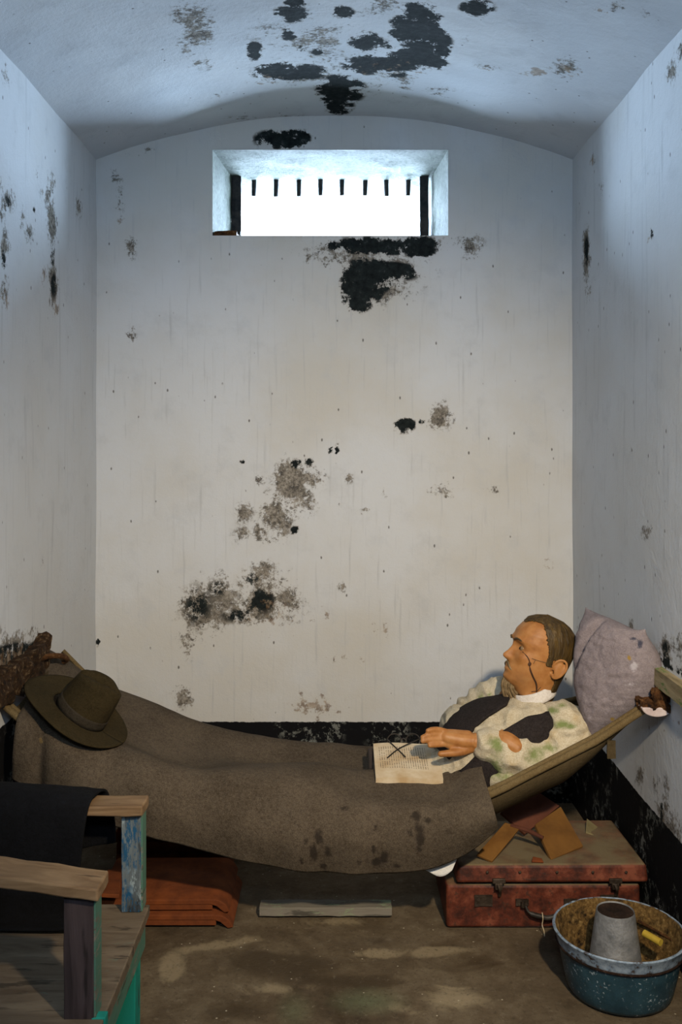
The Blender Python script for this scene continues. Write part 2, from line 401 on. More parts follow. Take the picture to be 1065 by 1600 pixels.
# window recess through the thick wall: window_1 with bars
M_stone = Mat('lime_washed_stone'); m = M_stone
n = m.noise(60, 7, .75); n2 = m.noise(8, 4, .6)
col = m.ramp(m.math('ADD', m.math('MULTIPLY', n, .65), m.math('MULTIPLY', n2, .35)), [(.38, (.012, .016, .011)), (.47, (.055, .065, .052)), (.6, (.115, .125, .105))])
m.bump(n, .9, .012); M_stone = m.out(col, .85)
YM, YO = 4.52, 4.82; WXa, WXb = -.495, .422
prof = [(YB, WX0, WX1), (YM, WXa, WXb), (YO, WXa, WXb)]
g = G(); nY = 26; nX = 40
def wx(y):
    if y < YM: t = (y-YB)/(YM-YB); return WX0+(WXa-WX0)*t, WX1+(WXb-WX1)*t
    return WXa, WXb
yy = lin(YB, YO, .03)
def rg(y, z, x, s): return 0 if y < YB+.01 else mnoise.fractal(Vector((x*9, y*9, z*9+s)), 1, 2, 3)*.007
for which in ('top', 'bot', 'l', 'r'):
    rowsA = []
    for y in yy:
        a, b = wx(y)
        if which in ('top', 'bot'):
            z = WZ1 if which == 'top' else WZ0
            rowsA.append([(a+(b-a)*k/40, y, z+rg(y, z, a+(b-a)*k/40, 0)*(1 if 0 < k < 40 else 0)) for k in range(41)])
        else:
            x = a if which == 'l' else b
            rowsA.append([(x+rg(y, WZ0+(WZ1-WZ0)*k/14, x, 4)*(1 if 0 < k < 14 else 0), y, WZ0+(WZ1-WZ0)*k/14) for k in range(15)])
    g.add(*gridvf(np.array(rowsA)))
win = obj('window_1', g, M_stone, smooth='all'); struct(win)
win['label'] = 'small deep window recess high in the end wall'
M_iron = simple('dark_iron', (.010, .012, .016), (.05, .045, .045), 30, .7, .3, .6, 60)
M_rust = rust_mat('rusted_iron', (.008, .005, .004), (.11, .045, .013), (.30, .19, .09), 55)
for px in (397, 431.5, 467, 500.5, 534, 570.5, 603, 637.5):   # bars sawn off short below the lintel
    X = (px-VX)/FPX*YM; L = .075+random.uniform(-.006, .004); a = random.uniform(-.003, .003)
    g = G().add(*tube([(X, YM, WZ1+.02), (X+a*.3, YM, WZ1-.03), (X+a, YM, WZ1-L), (X+a, YM, WZ1-L-.003)], [.0125, .0115, .0105, .008], 12))
    obj('bar', g, M_iron, win)
for px, w in ((370, .021), (662, .020)):
    X = (px-VX)/FPX*(YM-.05)
    g = G().add(*rough_box(X-w, X+w, YM-.07, YM-.03, WZ0+.0, WZ1+.0, .02, .004, 20, px))
    obj('side_bar', g, M_iron, win)
g = G().add(*rough_box(WX0+.005, WX0+.10, YB+.01, YB+.16, WZ0-.002, WZ0+.022, .015, .006, 25, 3)); obj('rusty_sill_stub', g, M_rust, win)
g = G().add(*rough_box(WXb-.09, WXb+.0, YM-.12, YM+.02, WZ0-.002, WZ0+.05, .015, .005, 25, 9)); obj('rusty_sill_stub', g, M_rust, win)

# ------------------------------------------------------------------ wall battens and hooks that carry the hammock
M_batten = wood('green_stained_batten', (.16, .12, .06), (.36, .29, .17), (1, .12, 1), paint=(.13, .20, .06), pcov=.44, pscale=3)
o = obj('wall_batten', rough_box(XR-.032, XR+.004, 2.2, 3.3, .787, .840, .02, .003, 14), M_batten)
tag(o, 'wooden batten with green stain fixed along the right wall behind the pillow', 'batten')
M_rot = rust_mat('rotten_wood', (.004, .003, .002), (.055, .026, .009), (.46, .33, .18), 60, 0)
v, f = rough_box(XL-.004, XL+.040, 2.45, 3.27, .742, .842, .012, .016, 26, 5)
v = [(x, y, z+(.0 if y < 3.2 else (y-3.2)*.4)+max(0, (3.0-y))*0.02) for x, y, z in v]
o = obj('rotten_batten', (v, f), M_rot); tag(o, 'rotten brown timber batten crumbling out of the left wall by the hat', 'batten')
# rusted cleat on the right wall
cl_ = empty('wall_cleat', (XR, 2.87, .72), 'rust covered iron cleat on the right wall holding the canvas corner', 'bracket')
g = G(); A = []
for i in range(15):
    a = pi*i/14
    A.append([(XR+.005-.088*t, 2.87+.0, .718-.020*math.sin(a)*1.0) for t in (0, 1)])
prof2 = []
for i in range(25):
    a = pi+pi*i/24
    prof2.append((XR-.040+.046*math.cos(a), .735+.028*math.sin(a)))
top = [(x, y0, z) for y0 in (2.84, 2.90) for x, z in prof2]
n = len(prof2); f = [(i, i+1, n+i+1, n+i) for i in range(n-1)]+[tuple(range(n)), tuple(range(2*n-1, n-1, -1)), (0, n, 2*n-1, n-1)]
obj('cleat_body', (top, f), simple('pink_white_enamel', (.42, .33, .32), (.60, .52, .50), 12, .6), cl_, bevel=.003)
obj('rust_crust', rough_box(XR-.085, XR-.002, 2.842, 2.898, .722, .752, .006, .014, 42, 4), M_rust, cl_)
obj('rust_crust', rough_box(XR-.045, XR-.004, 2.842, 2.888, .740, .785, .006, .014, 42, 7), M_rust, cl_)
o = obj('rusty_hook', G().add(*tube(smoothpath([(XL+.02, 3.17, .80), (XL+.055, 3.2, .806), (XL+.085, 3.25, .795), (XL+.09, 3.29, .775), (XL+.075, 3.3, .765)]), .0095, 10)), M_rust)
tag(o, 'rusty iron hook on the left wall above the hat', 'hook')

# ------------------------------------------------------------------ hammock
NZ = [(-1.0, .725), (-.95, .68), (-.90, .63), (-.83, .572), (-.58, .49), (-.25, .41), (0, .385), (.25, .395), (.40, .438), (.5, .483), (.77, .622), (.93, .726)]
FZ = [(-1.0, .79), (-.985, .775), (-.866, .655), (-.718, .602), (-.524, .508), (-.342, .462), (-.114, .432), (.114, .416), (.35, .435), (.62, .55), (.80, .65), (.93, .74)]
def nz(x): return float(np.interp(x, [a for a, _ in NZ], [b for _, b in NZ]))
def fz(x): return float(np.interp(x, [a for a, _ in FZ], [b for _, b in FZ]))
YN, YFAR = 2.88, 3.42
def yn(x): return YN+.0*x
def yfar(x): return YFAR if x < .5 else YFAR-.35*((x-.5)/.43)**2
xs = lin(-.985, .93, .02); A = []
for x in xs:
    e = min(1, max(0, (1-abs((x+.03)/.97))/.25)); sag = .150*min(1, e)
    row = []
    for j in range(21):
        t = j/20; s = 4*t*(1-t)
        row.append((x, yn(x)+(yfar(x)-yn(x))*t, nz(x)*(1-t)+fz(x)*t-sag*s**.58+mnoise.noise(Vector((x*9, t*3, 1)))*.004))
    A.append(row)
ham = empty('hammock', (0, 3.15, .4), 'khaki canvas hammock slung between the two side walls', 'hammock')
M_canvas = cloth('khaki_canvas', (.040, .028, .013), (.075, .055, .028), 300, .9, .4)
obj('canvas', gridvf(np.array(A)), M_canvas, ham, smooth='all', solid=.004)
hx = lin(-1.0, .925, .02)
M_hem = cloth('canvas_hem', (.09, .060, .025), (.155, .112, .054), 260, .9, .3)
obj('hem', G().add(*tube([(x, yn(x)-.004, nz(x)+.004+mnoise.noise(Vector((x*6, 0, 0)))*.002) for x in hx], .011, 10)).add(*tube([(x, yn(x)+.012, nz(x)+.012) for x in hx], .009, 10)), M_hem, ham)
obj('hem', G().add(*tube([(x, yfar(x), fz(x)) for x in lin(-.985, .925, .02)], .009, 10)), M_hem, ham)
M_rope = simple('pale_rope', (.36, .27, .15), (.62, .52, .36), 50, .9, 0, .8, 160)
obj('tie_rope', G().add(*tube(smoothpath([(.905, 2.875, .722), (.915, 2.862, .745), (.93, 2.865, .742), (.925, 2.88, .724)]), .004, 8)).add(*tube(smoothpath([(.91, 2.868, .735), (.94, 2.862, .742), (.965, 2.862, .752)]), .008, 8)).add(*tube([(.962, 2.862, .752), (.958, 2.858, .775)], .003, 6)), M_rope, ham)
obj('canvas_strap', G().add(*rough_box(.80, .825, 2.868, 2.874, .575, .628, .01, .002, 20)), M_canvas, ham)
obj('tie_rope', G().add(*tube(smoothpath([(-.985, 3.36, .772), (-1.0, 3.33, .78), (XL+.085, 3.29, .775)]), .006, 8)), M_rope, ham)

# ------------------------------------------------------------------ blanket
def row(Y, pts, n=150):
    pts = np.array(pts, float); t = np.linspace(0, 1, n); s = (pts[:, 0]-pts[0, 0])/(pts[-1, 0]-pts[0, 0])
    # smooth monotone resample
    tt = np.linspace(0, 1, n); x = np.interp(tt, s, pts[:, 0]); y = np.interp(tt, s, pts[:, 1])
    k = np.ones(9)/9; yp = np.pad(y, 4, mode='edge'); yp[:4] = y[0]+(y[0]-y[1:5][::-1]); yp[-4:] = y[-1]+(y[-1]-y[-5:-1][::-1]); y = np.convolve(yp, k, 'valid')
    if not np.isscalar(Y): Y = np.interp(tt, np.linspace(0, 1, len(Y)), Y)
    X = (x-VX)/FPX*Y; Z = EYE-(y-VY)/FPX*Y
    return np.stack([X, np.broadcast_to(Y, X.shape), Z], 1)
rows = [
 row(3.43, [(78,1017),(110,1036),(150,1067),(215,1089),(300,1129),(380,1149),(480,1162),(580,1170),(660,1176),(700,1180)]),
 row(3.34, [(76,1022),(110,1042),(150,1070),(215,1092),(300,1130),(380,1150),(480,1163),(580,1170),(660,1174),(705,1176)]),
 row(3.20, [(64,1060),(110,1078),(150,1102),(215,1128),(300,1170),(380,1192),(480,1202),(580,1204),(660,1186),(722,1160)]),
 row(3.05, [(50,1085),(100,1108),(150,1136),(215,1166),(260,1192),(310,1202),(380,1196),(440,1191),(500,1193),(550,1206),(690,1206),(715,1190),(746,1174)]),
 row(2.92, [(36,1105),(100,1135),(150,1155),(230,1182),(300,1206),(400,1210),(490,1214),(550,1240),(704,1242),(730,1224),(756,1214)]),
 row([2.85,2.85,2.84,2.84], [(26,1125),(100,1168),(150,1192),(230,1212),(300,1238),(400,1256),(500,1264),(600,1268),(700,1266),(768,1254)]),
 row([2.84,2.82,2.80,2.82], [(20,1170),(100,1212),(150,1238),(230,1258),(300,1284),(400,1304),(500,1314),(600,1318),(700,1306),(774,1276)]),
 row([2.86,2.83,2.82,2.85], [(18,1218),(100,1262),(160,1288),(225,1303),(300,1326),(380,1346),(480,1362),(600,1366),(680,1356),(740,1328),(777,1292)])]
A = interp_rows(rows, 72)
for i in range(A.shape[0]):
    for j in range(A.shape[1]):
        x, y, z = A[i, j]; fr = i/(A.shape[0]-1)
        d = mnoise.fractal(Vector((x*5, y*3+fr*2, z*3)), 1, 2, 3)*.009
        if fr > .45: d -= .028*math.exp(-((x+.86+.04*fr)/.022)**2)*min(1, (fr-.45)/.2)
        if fr > .55: d += math.sin(x*21+mnoise.noise(Vector((x*3, 0, 0)))*4)*.011*(fr-.55)/.45
        A[i, j, 1] -= d if fr > .5 else 0; A[i, j, 2] += d*.7 if fr <= .6 else d*.15
M_blanket = cloth('grey_brown_wool', (.038, .0285, .019), (.102, .080, .057), 330, .97, .25, [('wet', (.022, .017, .013), .9)], 5)
bl = obj('blanket', gridvf(A), M_blanket, smooth='all', solid=.006)
tag(bl, 'coarse grey brown wool blanket spread over the reclining figure and hammock', 'blanket')
marks(bl, wet=[(498,1310,8,14),(490,1330,6,16),(478,1315,4,8),(470,1345,4,6),(505,1352,5,6),(512,1330,7,10,.9),(575,1300,6,6,.8),(583,1325,5,8,.9),(590,1345,16,10,.8),(600,1340,10,12),(655,1310,8,30,.9),(650,1275,10,8,.9),(668,1282,8,6,.8),(600,1338,5,12),(620,1352,7,6,.9),(538,1265,10,5,.6),(560,1345,5,6,.8),(640,1300,4,10,.8),(440,1300,5,5,.6),(588,1296,4,8,.7),(700,1300,6,8,.6)])
bl.data.polygons[0].use_smooth = True
# white sheet corner below it
g = interp_rows([row(2.845, [(655,1330),(690,1318),(725,1306)], 20), row(2.865, [(655,1352),(685,1346),(715,1338)], 20), row(2.86, [(660,1357),(690,1373),(706,1360)], 20)], 10)
o = obj('bed_sheet', gridvf(g), cloth('white_cotton', (.55, .54, .52), (.72, .71, .69), 300), smooth='all', solid=.002)
tag(o, 'white sheet corner peeking out below the blanket beside the suitcase', 'sheet')

# ------------------------------------------------------------------ person
HO = Vector((.617, 3.12, .726)); tilt = math.radians(16); yaw = math.radians(9)
HF = Vector((-math.cos(tilt)*math.cos(yaw), -math.sin(yaw)*math.cos(tilt), math.sin(tilt)))
HU = Vector((math.sin(tilt)*math.cos(yaw), math.sin(tilt)*math.sin(yaw), math.cos(tilt)))
HS = HU.cross(HF)            # side
if HS.y > 0: HS = -HS        # towards the viewer
def hw(f, s, u): return HO+HF*f+HS*s+HU*u
HZ = [-.03, -.012, 0, .012, .03, .045, .065, .085, .115, .14, .17, .195, .212, .224, .232]
Hf = [.040, .062, .082, .090, .091, .092, .090, .088, .084, .093, .089, .074, .055, .034, .004]
Hb = [.078, .080, .080, .081, .083, .086, .091, .096, .104, .108, .106, .094, .076, .050, .004]
Hw = [.050, .054, .056, .059, .063, .066, .069, .072, .0745, .076, .075, .066, .053, .034, .004]
def head_pt(u, th, off=0.):
    F = np.interp(u, HZ, Hf); B = np.interp(u, HZ, Hb); W = np.interp(u, HZ, Hw)
    c, s = math.cos(th), math.sin(th); e = 2/2.25
    x = (F if c > 0 else B)*math.copysign(abs(c)**e, c); y = W*math.copysign(abs(s)**e, s)
    if c > 0:
        ga = lambda a, w: math.exp(-(a/w)**2)
        ns = np.interp(u, [.060, .067, .074, .082, .10, .125, .14], [0, .010, .027, .029, .017, .006, 0])
        x += ns*ga(y, .0085+.004*ga(u-.076, .012))
        x += .006*ga(u-.141, .010)*ga(abs(y)-.026, .022)                    # brow
        x -= .013*ga(u-.119, .013)*ga(abs(y)-.031, .014)                    # socket
        x += .007*ga(u-.117, .007)*ga(abs(y)-.031, .010)                    # lids
        x += .006*(ga(u-.052, .0055)+1.1*ga(u-.0395, .006))*ga(y, .020)     # lips
        x -= .004*ga(u-.0455, .002)*ga(y, .022)
        x += .006*ga(u-.014, .012)*ga(y, .020)                              # chin
        k = ga(u-.090, .018)*ga(abs(y)-.048, .016); x += .006*k; y += math.copysign(.003*k, s)   # cheekbone
        k = ga(u-.05, .022)*ga(abs(y)-.045, .016); x -= .004*k
    return hw(x*(1+off/.09), y*(1+off/.075), u+off*(.9 if u > .15 else .0)*(u-.15)/.08 if u > .15 else u)
uu = list(np.linspace(-.03, .20, 110))+list(.20+(.0322)*np.sin(np.linspace(0, pi/2, 24)))[1:]
NT = 128; v = []; f = []
for u in uu:
    for k in range(NT): v.append(head_pt(u, 2*pi*k/NT))
for i in range(len(uu)-1):
    for k in range(NT): f.append((i*NT+k, i*NT+(k+1) % NT, (i+1)*NT+(k+1) % NT, (i+1)*NT+k))
f.append(tuple(range(NT))[::-1]); f.append(tuple(range((len(uu)-1)*NT, len(uu)*NT)))
body = G().add(v, f)
def ellipsoid(c, ax, n=18, m=12):
    v, f = [], []
    for i in range(m+1):
        a = -pi/2+pi*(i+.02)/(m+.04)
        for k in range(n):
            t = 2*pi*k/n; v.append(Vector(c)+ax[0]*math.cos(a)*math.cos(t)+ax[1]*math.cos(a)*math.sin(t)+ax[2]*math.sin(a))
    for i in range(m):
        for k in range(n): f.append((i*n+k, i*n+(k+1) % n, (i+1)*n+(k+1) % n, (i+1)*n+k))
    f.append(tuple(range(n))[::-1]); f.append(tuple(range(m*n, (m+1)*n))); return v, f
def ear(sd):
    E = lambda a, b, d: hw(-.040+a, sd*(.071+d), .083+b)
    g = G()
    rim = [E(.012, -.004, .0), E(.014, .012, .006), E(.008, .028, .012), E(-.006, .036, .016), E(-.020, .031, .020), E(-.026, .014, .020), E(-.020, -.008, .015), E(-.008, -.024, .009), E(.004, -.026, .004), E(.009, -.014, .0)]
    g.add(*tube(smoothpath(rim, 5), .0042, 8))
    g.add(*ellipsoid(E(-.007, .004, .009), (HF*.017, HU*.030, HS*.006)))
    g.add(*tube(smoothpath([E(-.002, .022, .012), E(-.014, .016, .014), E(-.016, .0, .013), E(-.006, -.012, .010)], 5), .0035, 8))
    return g
for sd in (1, -1): e = ear(sd); body.add(e.v, e.f)
# neck and torso: ellipse sections  (centre, side, front, a, b)
def sec(c, s, n, a, b, N=32): return [Vector(c)+Vector(s)*a*math.sin(t)+Vector(n)*b*math.cos(t) for t in [2*pi*k/N for k in range(N)]]
def frame(s, d):
    s = Vector(s).normalized(); d = Vector(d); d = (d-s*d.dot(s)).normalized(); n = d.cross(s)
    if n.z < 0: n = -n
    return s, n
TOR = [((.06, 3.12, .350), (0, -1, 0), .15, .070), ((.18, 3.12, .360), (0, -1, 0), .150, .072), ((.30, 3.12, .398), (.1, -1, 0), .140, .075),
       ((.39, 3.12, .448), (.25, -1, .02), .140, .082), ((.475, 3.12, .540), (.4, -1, .06), .155, .102), ((.545, 3.122, .590), (.5, -1, .08), .160, .092),
       ((.595, 3.125, .625), (.52, -1, .10), .140, .064), ((.632, 3.125, .652), (.5, -1, .10), .080, .050)]
def torso(off=0., rows=None):
    T = rows or TOR; R = []
    for i, (c, s, a, b) in enumerate(T):
        d = Vector(T[min(i+1, len(T)-1)][0])-Vector(T[max(i-1, 0)][0]); s, n = frame(s, d)
        R.append(np.array([tuple(p) for p in sec(c, s, n, a+off, b+off)]))
    return interp_rows(R, 60)
def ring_vf(A, caps=True):
    n = A.shape[1]; v = [tuple(p) for r in A for p in r]; f = []
    for i in range(len(A)-1):
        for k in range(n): f.append((i*n+k, i*n+(k+1) % n, (i+1)*n+(k+1) % n, (i+1)*n+k))
    if caps: f.append(tuple(range(n))[::-1]); f.append(tuple(range((len(A)-1)*n, len(A)*n)))
    return v, f
body.add(*ring_vf(torso()))
body.add(*capsule([(.605, 3.125, .645), (.637, 3.125, .69), hw(-.022, 0, .01), hw(-.02, 0, .05)], [.062, .055, .055, .055]))
nS, nE, nW = (.712, 3.03, .642), (.662, 3.0, .552), (.440, 3.0, .583)
fS, fE, fM, fW = (.545, 3.27, .650), (.425, 3.335, .545), (.405, 3.19, .585), (.475, 3.01, .598)
body.add(*capsule([(.64, 3.08, .62), nS, nE], [.045, .05, .040])).add(*capsule([nE, nW, (.425, 3.0, .586)], [.040, .027, .026]))
body.add(*capsule([(.57, 3.19, .64), fS, fE], [.05, .048, .040])).add(*capsule([fE, fM, fW], [.040, .034, .027]))
# near hand: palm up, fingers towards the feet
def hp(px, py, dy=0.): return P(px, py, 3.0+dy)
body.add(*capsule([hp(742, 1158), hp(722, 1157), hp(697, 1152)], [.023, .026, .020]))
body.add(*capsule([hp(738, 1166), hp(716, 1166), hp(698, 1160)], [.020, .022, .016]))
body.add(*capsule([hp(730, 1150, .01), hp(700, 1146, .012)], [.018, .014]))
for pts, r in (([(703,1146,.012),(688,1141,.004),(676,1140,-.004),(668,1142,-.012)], .0092),
               ([(702,1151,.006),(685,1148,0),(670,1149,-.010),(660,1152,-.018)], .0096),
               ([(700,1156,0),(684,1155,-.006),(670,1156,-.015),(660,1158,-.022)], .0095),
               ([(700,1162,-.004),(688,1163,-.010),(678,1164,-.018),(671,1165,-.024)], .0088),
               ([(736,1170,-.004),(720,1175,-.018),(703,1177,-.026),(688,1178,-.030)], .0118)):
    n = len(pts); body.add(*capsule([hp(*p) for p in pts], [r*1.12, r*1.05, r*.98, r*.82]))
# far hand resting on the ribs in the crook of the near arm
body.add(*capsule([fW, (.515, 2.972, .592), (.545, 2.955, .578)], [.028, .036, .030]))
for k in range(4):
    a = Vector((.540+.003*k, 2.962+.010*(k-1.5)*.6, .588-.007*k)); body.add(*capsule([a, a+Vector((.016, .004, -.006)), a+Vector((.026, .010, -.022)), a+Vector((.026, .016, -.036))], [.010, .0095, .009, .0075]))
body.add(*capsule([(.50, 2.97, .608), (.525, 2.955, .604), (.542, 2.95, .594)], [.012, .011, .009]))
# legs under the blanket
for sy in (-1, 1):
    body.add(*capsule([(.10, 3.12+sy*.075, .350), (-.28, 3.12+sy*.08, .345), (-.62, 3.12+sy*.06, .46)], [.065, .045, .033]))
    body.add(*capsule([(-.62, 3.12+sy*.06, .475), (-.665, 3.12+sy*.06, .478), (-.70, 3.12+sy*.07, .555)], [.032, .034, .022]))

def fuse(name, g, mat, vox, it=4, parent=None, disp=None, smooth_fac=.5):
    me = bpy.data.meshes.new('tmp'); me.from_pydata([tuple(a) for a in g.v], [], g.f)
    bm = bmesh.new(); bm.from_mesh(me); bmesh.ops.recalc_face_normals(bm, faces=bm.faces); bm.to_mesh(me); bm.free()
    t = bpy.data.objects.new('tmp', me); COL.objects.link(t)
    r = t.modifiers.new('r', 'REMESH'); r.mode = 'VOXEL'; r.voxel_size = vox
    if it: s = t.modifiers.new('s', 'SMOOTH'); s.factor = smooth_fac; s.iterations = it
    dg = bpy.context.evaluated_depsgraph_get(); dg.update()
    m2 = bpy.data.meshes.new_from_object(t.evaluated_get(dg)); m2.name = name
    bpy.data.objects.remove(t); bpy.data.meshes.remove(me)
    n = len(m2.vertices); co = np.empty(n*3, np.float32); m2.vertices.foreach_get('co', co); co = co.reshape(-1, 3)
    if disp:
        no = np.empty(n*3, np.float32); m2.vertices.foreach_get('normal', no); no = no.reshape(-1, 3)
        d = np.array([disp(Vector(c)) for c in co], np.float32); co = co+no*d[:, None]
    L = parent.location if parent else Vector((0, 0, 0))
    if parent is not None: co = co-np.array(L, np.float32)
    m2.vertices.foreach_set('co', co.astype(np.float32).ravel()); m2.update()
    for p in m2.polygons: p.use_smooth = True
    m2.materials.clear(); m2.materials.append(mat)
    o = bpy.data.objects.new(name, m2); COL.objects.link(o)
    if parent is not None: o.parent = parent
    return o
m = Mat('waxy_skin'); n = m.noise(40, 5, .6); n2 = m.noise(9, 4, .6)
col = m.ramp(m.math('ADD', m.math('MULTIPLY', n, .5), m.math('MULTIPLY', n2, .5)), [(.34, (.24, .090, .022)), (.5, (.36, .155, .045)), (.66, (.42, .21, .075))])
k = m.attr('beard'); col = m.mix(m.math('MULTIPLY', k, .55), col, (.20, .10, .035))
m.bump(n, .15, .003); M_skin = m.out(col, .5, 0, .35)
m.b.inputs['Subsurface Weight'].default_value = .08; m.b.inputs['Subsurface Radius'].default_value = (.01, .004, .002)
person = fuse('person', body, M_skin, .0032, 3, None, None, .4)
tag(person, 'man in white shirt and dark waistcoat reclining in the hammock under the blanket', 'person')
w = wco(person); rel = w-np.array(HO)
lf_, ls_, lu_ = rel@np.array(HF), rel@np.array(HS), rel@np.array(HU)
set_attr(person, 'beard', np.clip(1-np.hypot((lf_-.05)/.06, (lu_-.02)/.045), 0, 1)*(np.abs(ls_) < .09)*(lu_ < .07)*(lu_ > -.05))

# hair: shell over the skull behind the hairline, with strand relief
def hair_mask(f_, s_, u_):
    if u_ > .112: return f_ < .020+(u_-.183)*.40+.05*max(0, 1-abs(s_)/.052)*(1 if u_ > .15 else 0)
    if u_ > .088: return (f_ < -.004 and f_ > -.022) or f_ < -.058 or (f_ < -.01 and u_ > .112)
    return f_ < -.056 and u_ > -.022
hv, hf_, keep = [], [], {}
uh = list(np.linspace(-.03, .20, 190))+list(.20+(.0322)*np.sin(np.linspace(0, pi/2, 20)))[1:]
NH = 300; tmp = []
for u in uh:
    for k in range(NH):
        th = 2*pi*k/NH; p = head_pt(u, th, 0)
        r = p-hw(-.01, 0, .13 if u > .13 else u)
        st = mnoise.noise(Vector((th*14, u*9, 2)))*.0022+mnoise.noise(Vector((th*36, u*12, 5)))*.0012
        tmp.append(p+r.normalized()*(.0065+st))
g = G(); idx = {}
for i in range(len(uh)-1):
    for k in range(NH):
        q = (i*NH+k, i*NH+(k+1) % NH, (i+1)*NH+(k+1) % NH, (i+1)*NH+k)
        c = sum((tmp[a] for a in q), Vector())/4-HO
        if hair_mask(c.dot(HF), c.dot(HS), c.dot(HU)):
            for a in q:
                if a not in idx: idx[a] = len(g.v); g.v.append(tuple(tmp[a]))
            g.f.append(tuple(idx[a] for a in q))
M_hair = simple('brown_hair', (.020, .011, .0025), (.092, .054, .012), 60, .55, 0, .8, 160, .004, (1, 1, .25), spec=.4)
obj('hair', g, M_hair, person, smooth='all', solid=.009, solid_off=-1)
# goatee and moustache
g = G()
for k in range(46):
    a = random.uniform(-1, 1); b = random.uniform(0, 1)
    s0 = hw(.088-.018*abs(a)-.010*b, a*.024, .020-.018*b); L = random.uniform(.055, .085)*(1-.35*abs(a))
    e = s0+Vector((-.006+.022*b*1, a*.004, -L)); mid = (s0+e)/2+Vector((-.010, 0, 0))
    g.add(*tube(smoothpath([s0, mid, e], 4), [.0055]*5+[.004]*3+[.0012], 6))
for sd in (-1, 1):
    for k in range(9):
        s0 = hw(.094, sd*(.002+.0015*k), .062-.0008*k); e = hw(.078-.0012*k, sd*(.026+.001*k), .040-.001*k)
        g.add(*tube(smoothpath([s0, (s0+e)/2+HF*.006, e], 3), [.003, .0035, .0035, .003, .0025, .002, .001], 6))
obj('beard', g, simple('grey_brown_beard', (.11, .07, .03), (.24, .17, .09), 70, .8), person, smooth='all')
M_eye = Mat('eye'); M_eye = M_eye.out((.20, .13, .07), .25)
M_iris = Mat('iris'); M_iris = M_iris.out((.02, .012, .006), .2)
for sd in (1, -1):
    e = obj('eye', ellipsoid(hw(.0665, sd*.0305, .1165), (HF*.0115, HS*.0115, HU*.0105)), M_eye, person, smooth='all')
    obj('iris', ellipsoid(hw(.0765, sd*.0295, .1160), (HF*.003, HS*.005, HU*.005)), M_iris, e, smooth='all')
    obj('eyebrow', G().add(*tube(smoothpath([hw(.097, sd*.014, .137), hw(.094, sd*.028, .143), hw(.078, sd*.045, .139)], 5), [.0032]*6+[.003]*3+[.0018]*2, 6)), M_hair, person, smooth='all')
# dark cord running down the near cheek to the collar
def on_face(f_, u_):
    best = None
    for k in range(200):
        th = pi*k/200; p = head_pt(u_, th if True else -th); 
        r = p-HO
        if r.dot(HS) < 0: p = head_pt(u_, -th); r = p-HO
        d = abs(r.dot(HF)-f_)
        if best is None or d < best[0]: best = (d, p)
    return best[1]+HS*.0015
pts = [on_face(.072, .108), on_face(.060, .100), on_face(.052, .090), on_face(.046, .078), on_face(.040, .064), on_face(.026, .044), on_face(.008, .024), on_face(-.002, .004), on_face(-.006, -.012)]
M_cord = simple('dark_cord', (.02, .01, .006), (.07, .03, .015), 30, .7)
g = G().add(*tube(smoothpath(pts, 4), [.0014]*8+[.0016]*8+[.0026]*12+[.002]*5, 6))
g.add(*ellipsoid(on_face(.047, .079), (HF*.0055, HU*.0065, HS*.003)))
g.add(*tube([on_face(-.004, -.002), on_face(-.012, .016)], .0011, 5)).add(*tube([on_face(-.002, .0), on_face(.012, -.006)], .0011, 5))
obj('cord', g, M_cord, person, smooth='all', label='dark cord hanging down the cheek')
obj('spectacle_wire', G().add(*tube([on_face(.046, .098), on_face(.03, .097), on_face(.008, .097), hw(-.03, .078, .098)], .0009, 6)).add(*tube([on_face(.034, .097), on_face(.036, .084)], .0009, 5)), simple('thin_wire', (.05, .03, .015), (.12, .08, .04)), person)

# shirt: torso and sleeves fused, rumpled
sh = G().add(*ring_vf(torso(.012)[17:]))
sh.add(*capsule([(.64, 3.085, .615), (.708, 3.03, .632), (.716, 3.012, .604), nE, (.61, 2.992, .542), (.54, 2.985, .550), (.47, 2.99, .572)], [.046, .068, .072, .064, .062, .064, .052], 20))
sh.add(*capsule([(.56, 3.20, .615), fS, (.48, 3.31, .60), fE, fM, (.455, 3.07, .592)], [.048, .062, .062, .060, .052, .040], 20))
sh.add(*capsule([(.60, 2.985, .50), (.53, 2.985, .47), (.49, 3.0, .46)], [.055, .052, .05], 16))
def rumple(c):
    a = mnoise.noise(Vector((c.x*16+c.z*10, c.y*11, c.z*24-c.x*8)))
    b = mnoise.noise(Vector((c.x*40-c.z*24, c.y*24, c.z*46+c.x*22)))
    r = 1-abs(mnoise.noise(Vector((c.x*13+c.z*17, c.y*9+3, c.z*15-c.x*15))))*2.2
    return a*.007+b*.0038+max(r, -.3)*.008
M_shirt = cloth('cream_linen', (.36, .30, .20), (.56, .50, .38), 300, .9, 1.3, [('tan', (.40, .28, .12), .55), ('green', (.115, .165, .035), .85)], 7, soft=.95)
shirt = fuse('shirt', sh, M_shirt, .005, 3, person, rumple)
shirt['label'] = 'cream shirt stained green'
w = wco(shirt); px, py = proj(w)
set_attr(shirt, 'green', field(px, py, [(775,1165,16,18),(772,1200,18,22),(790,1215,16,12,.8),(835,1180,18,22,.9),(858,1168,16,10,.9),(878,1132,22,8),(890,1135,12,6),(862,1110,12,6),(880,1102,12,5,.8),(850,1200,22,12,.7),(730,1108,12,12,.9),(750,1092,8,16,.9),(720,1122,12,8,.7),(765,1085,6,8,.8)]))
set_attr(shirt, 'tan', field(px, py, [(860,1150,24,20,.8),(900,1120,16,14,.8),(800,1195,14,20,.7),(915,1150,14,24,.7),(770,1150,22,10,.6),(840,1215,30,10,.6),(730,1135,14,8,.7),(880,1190,16,16,.6)]))
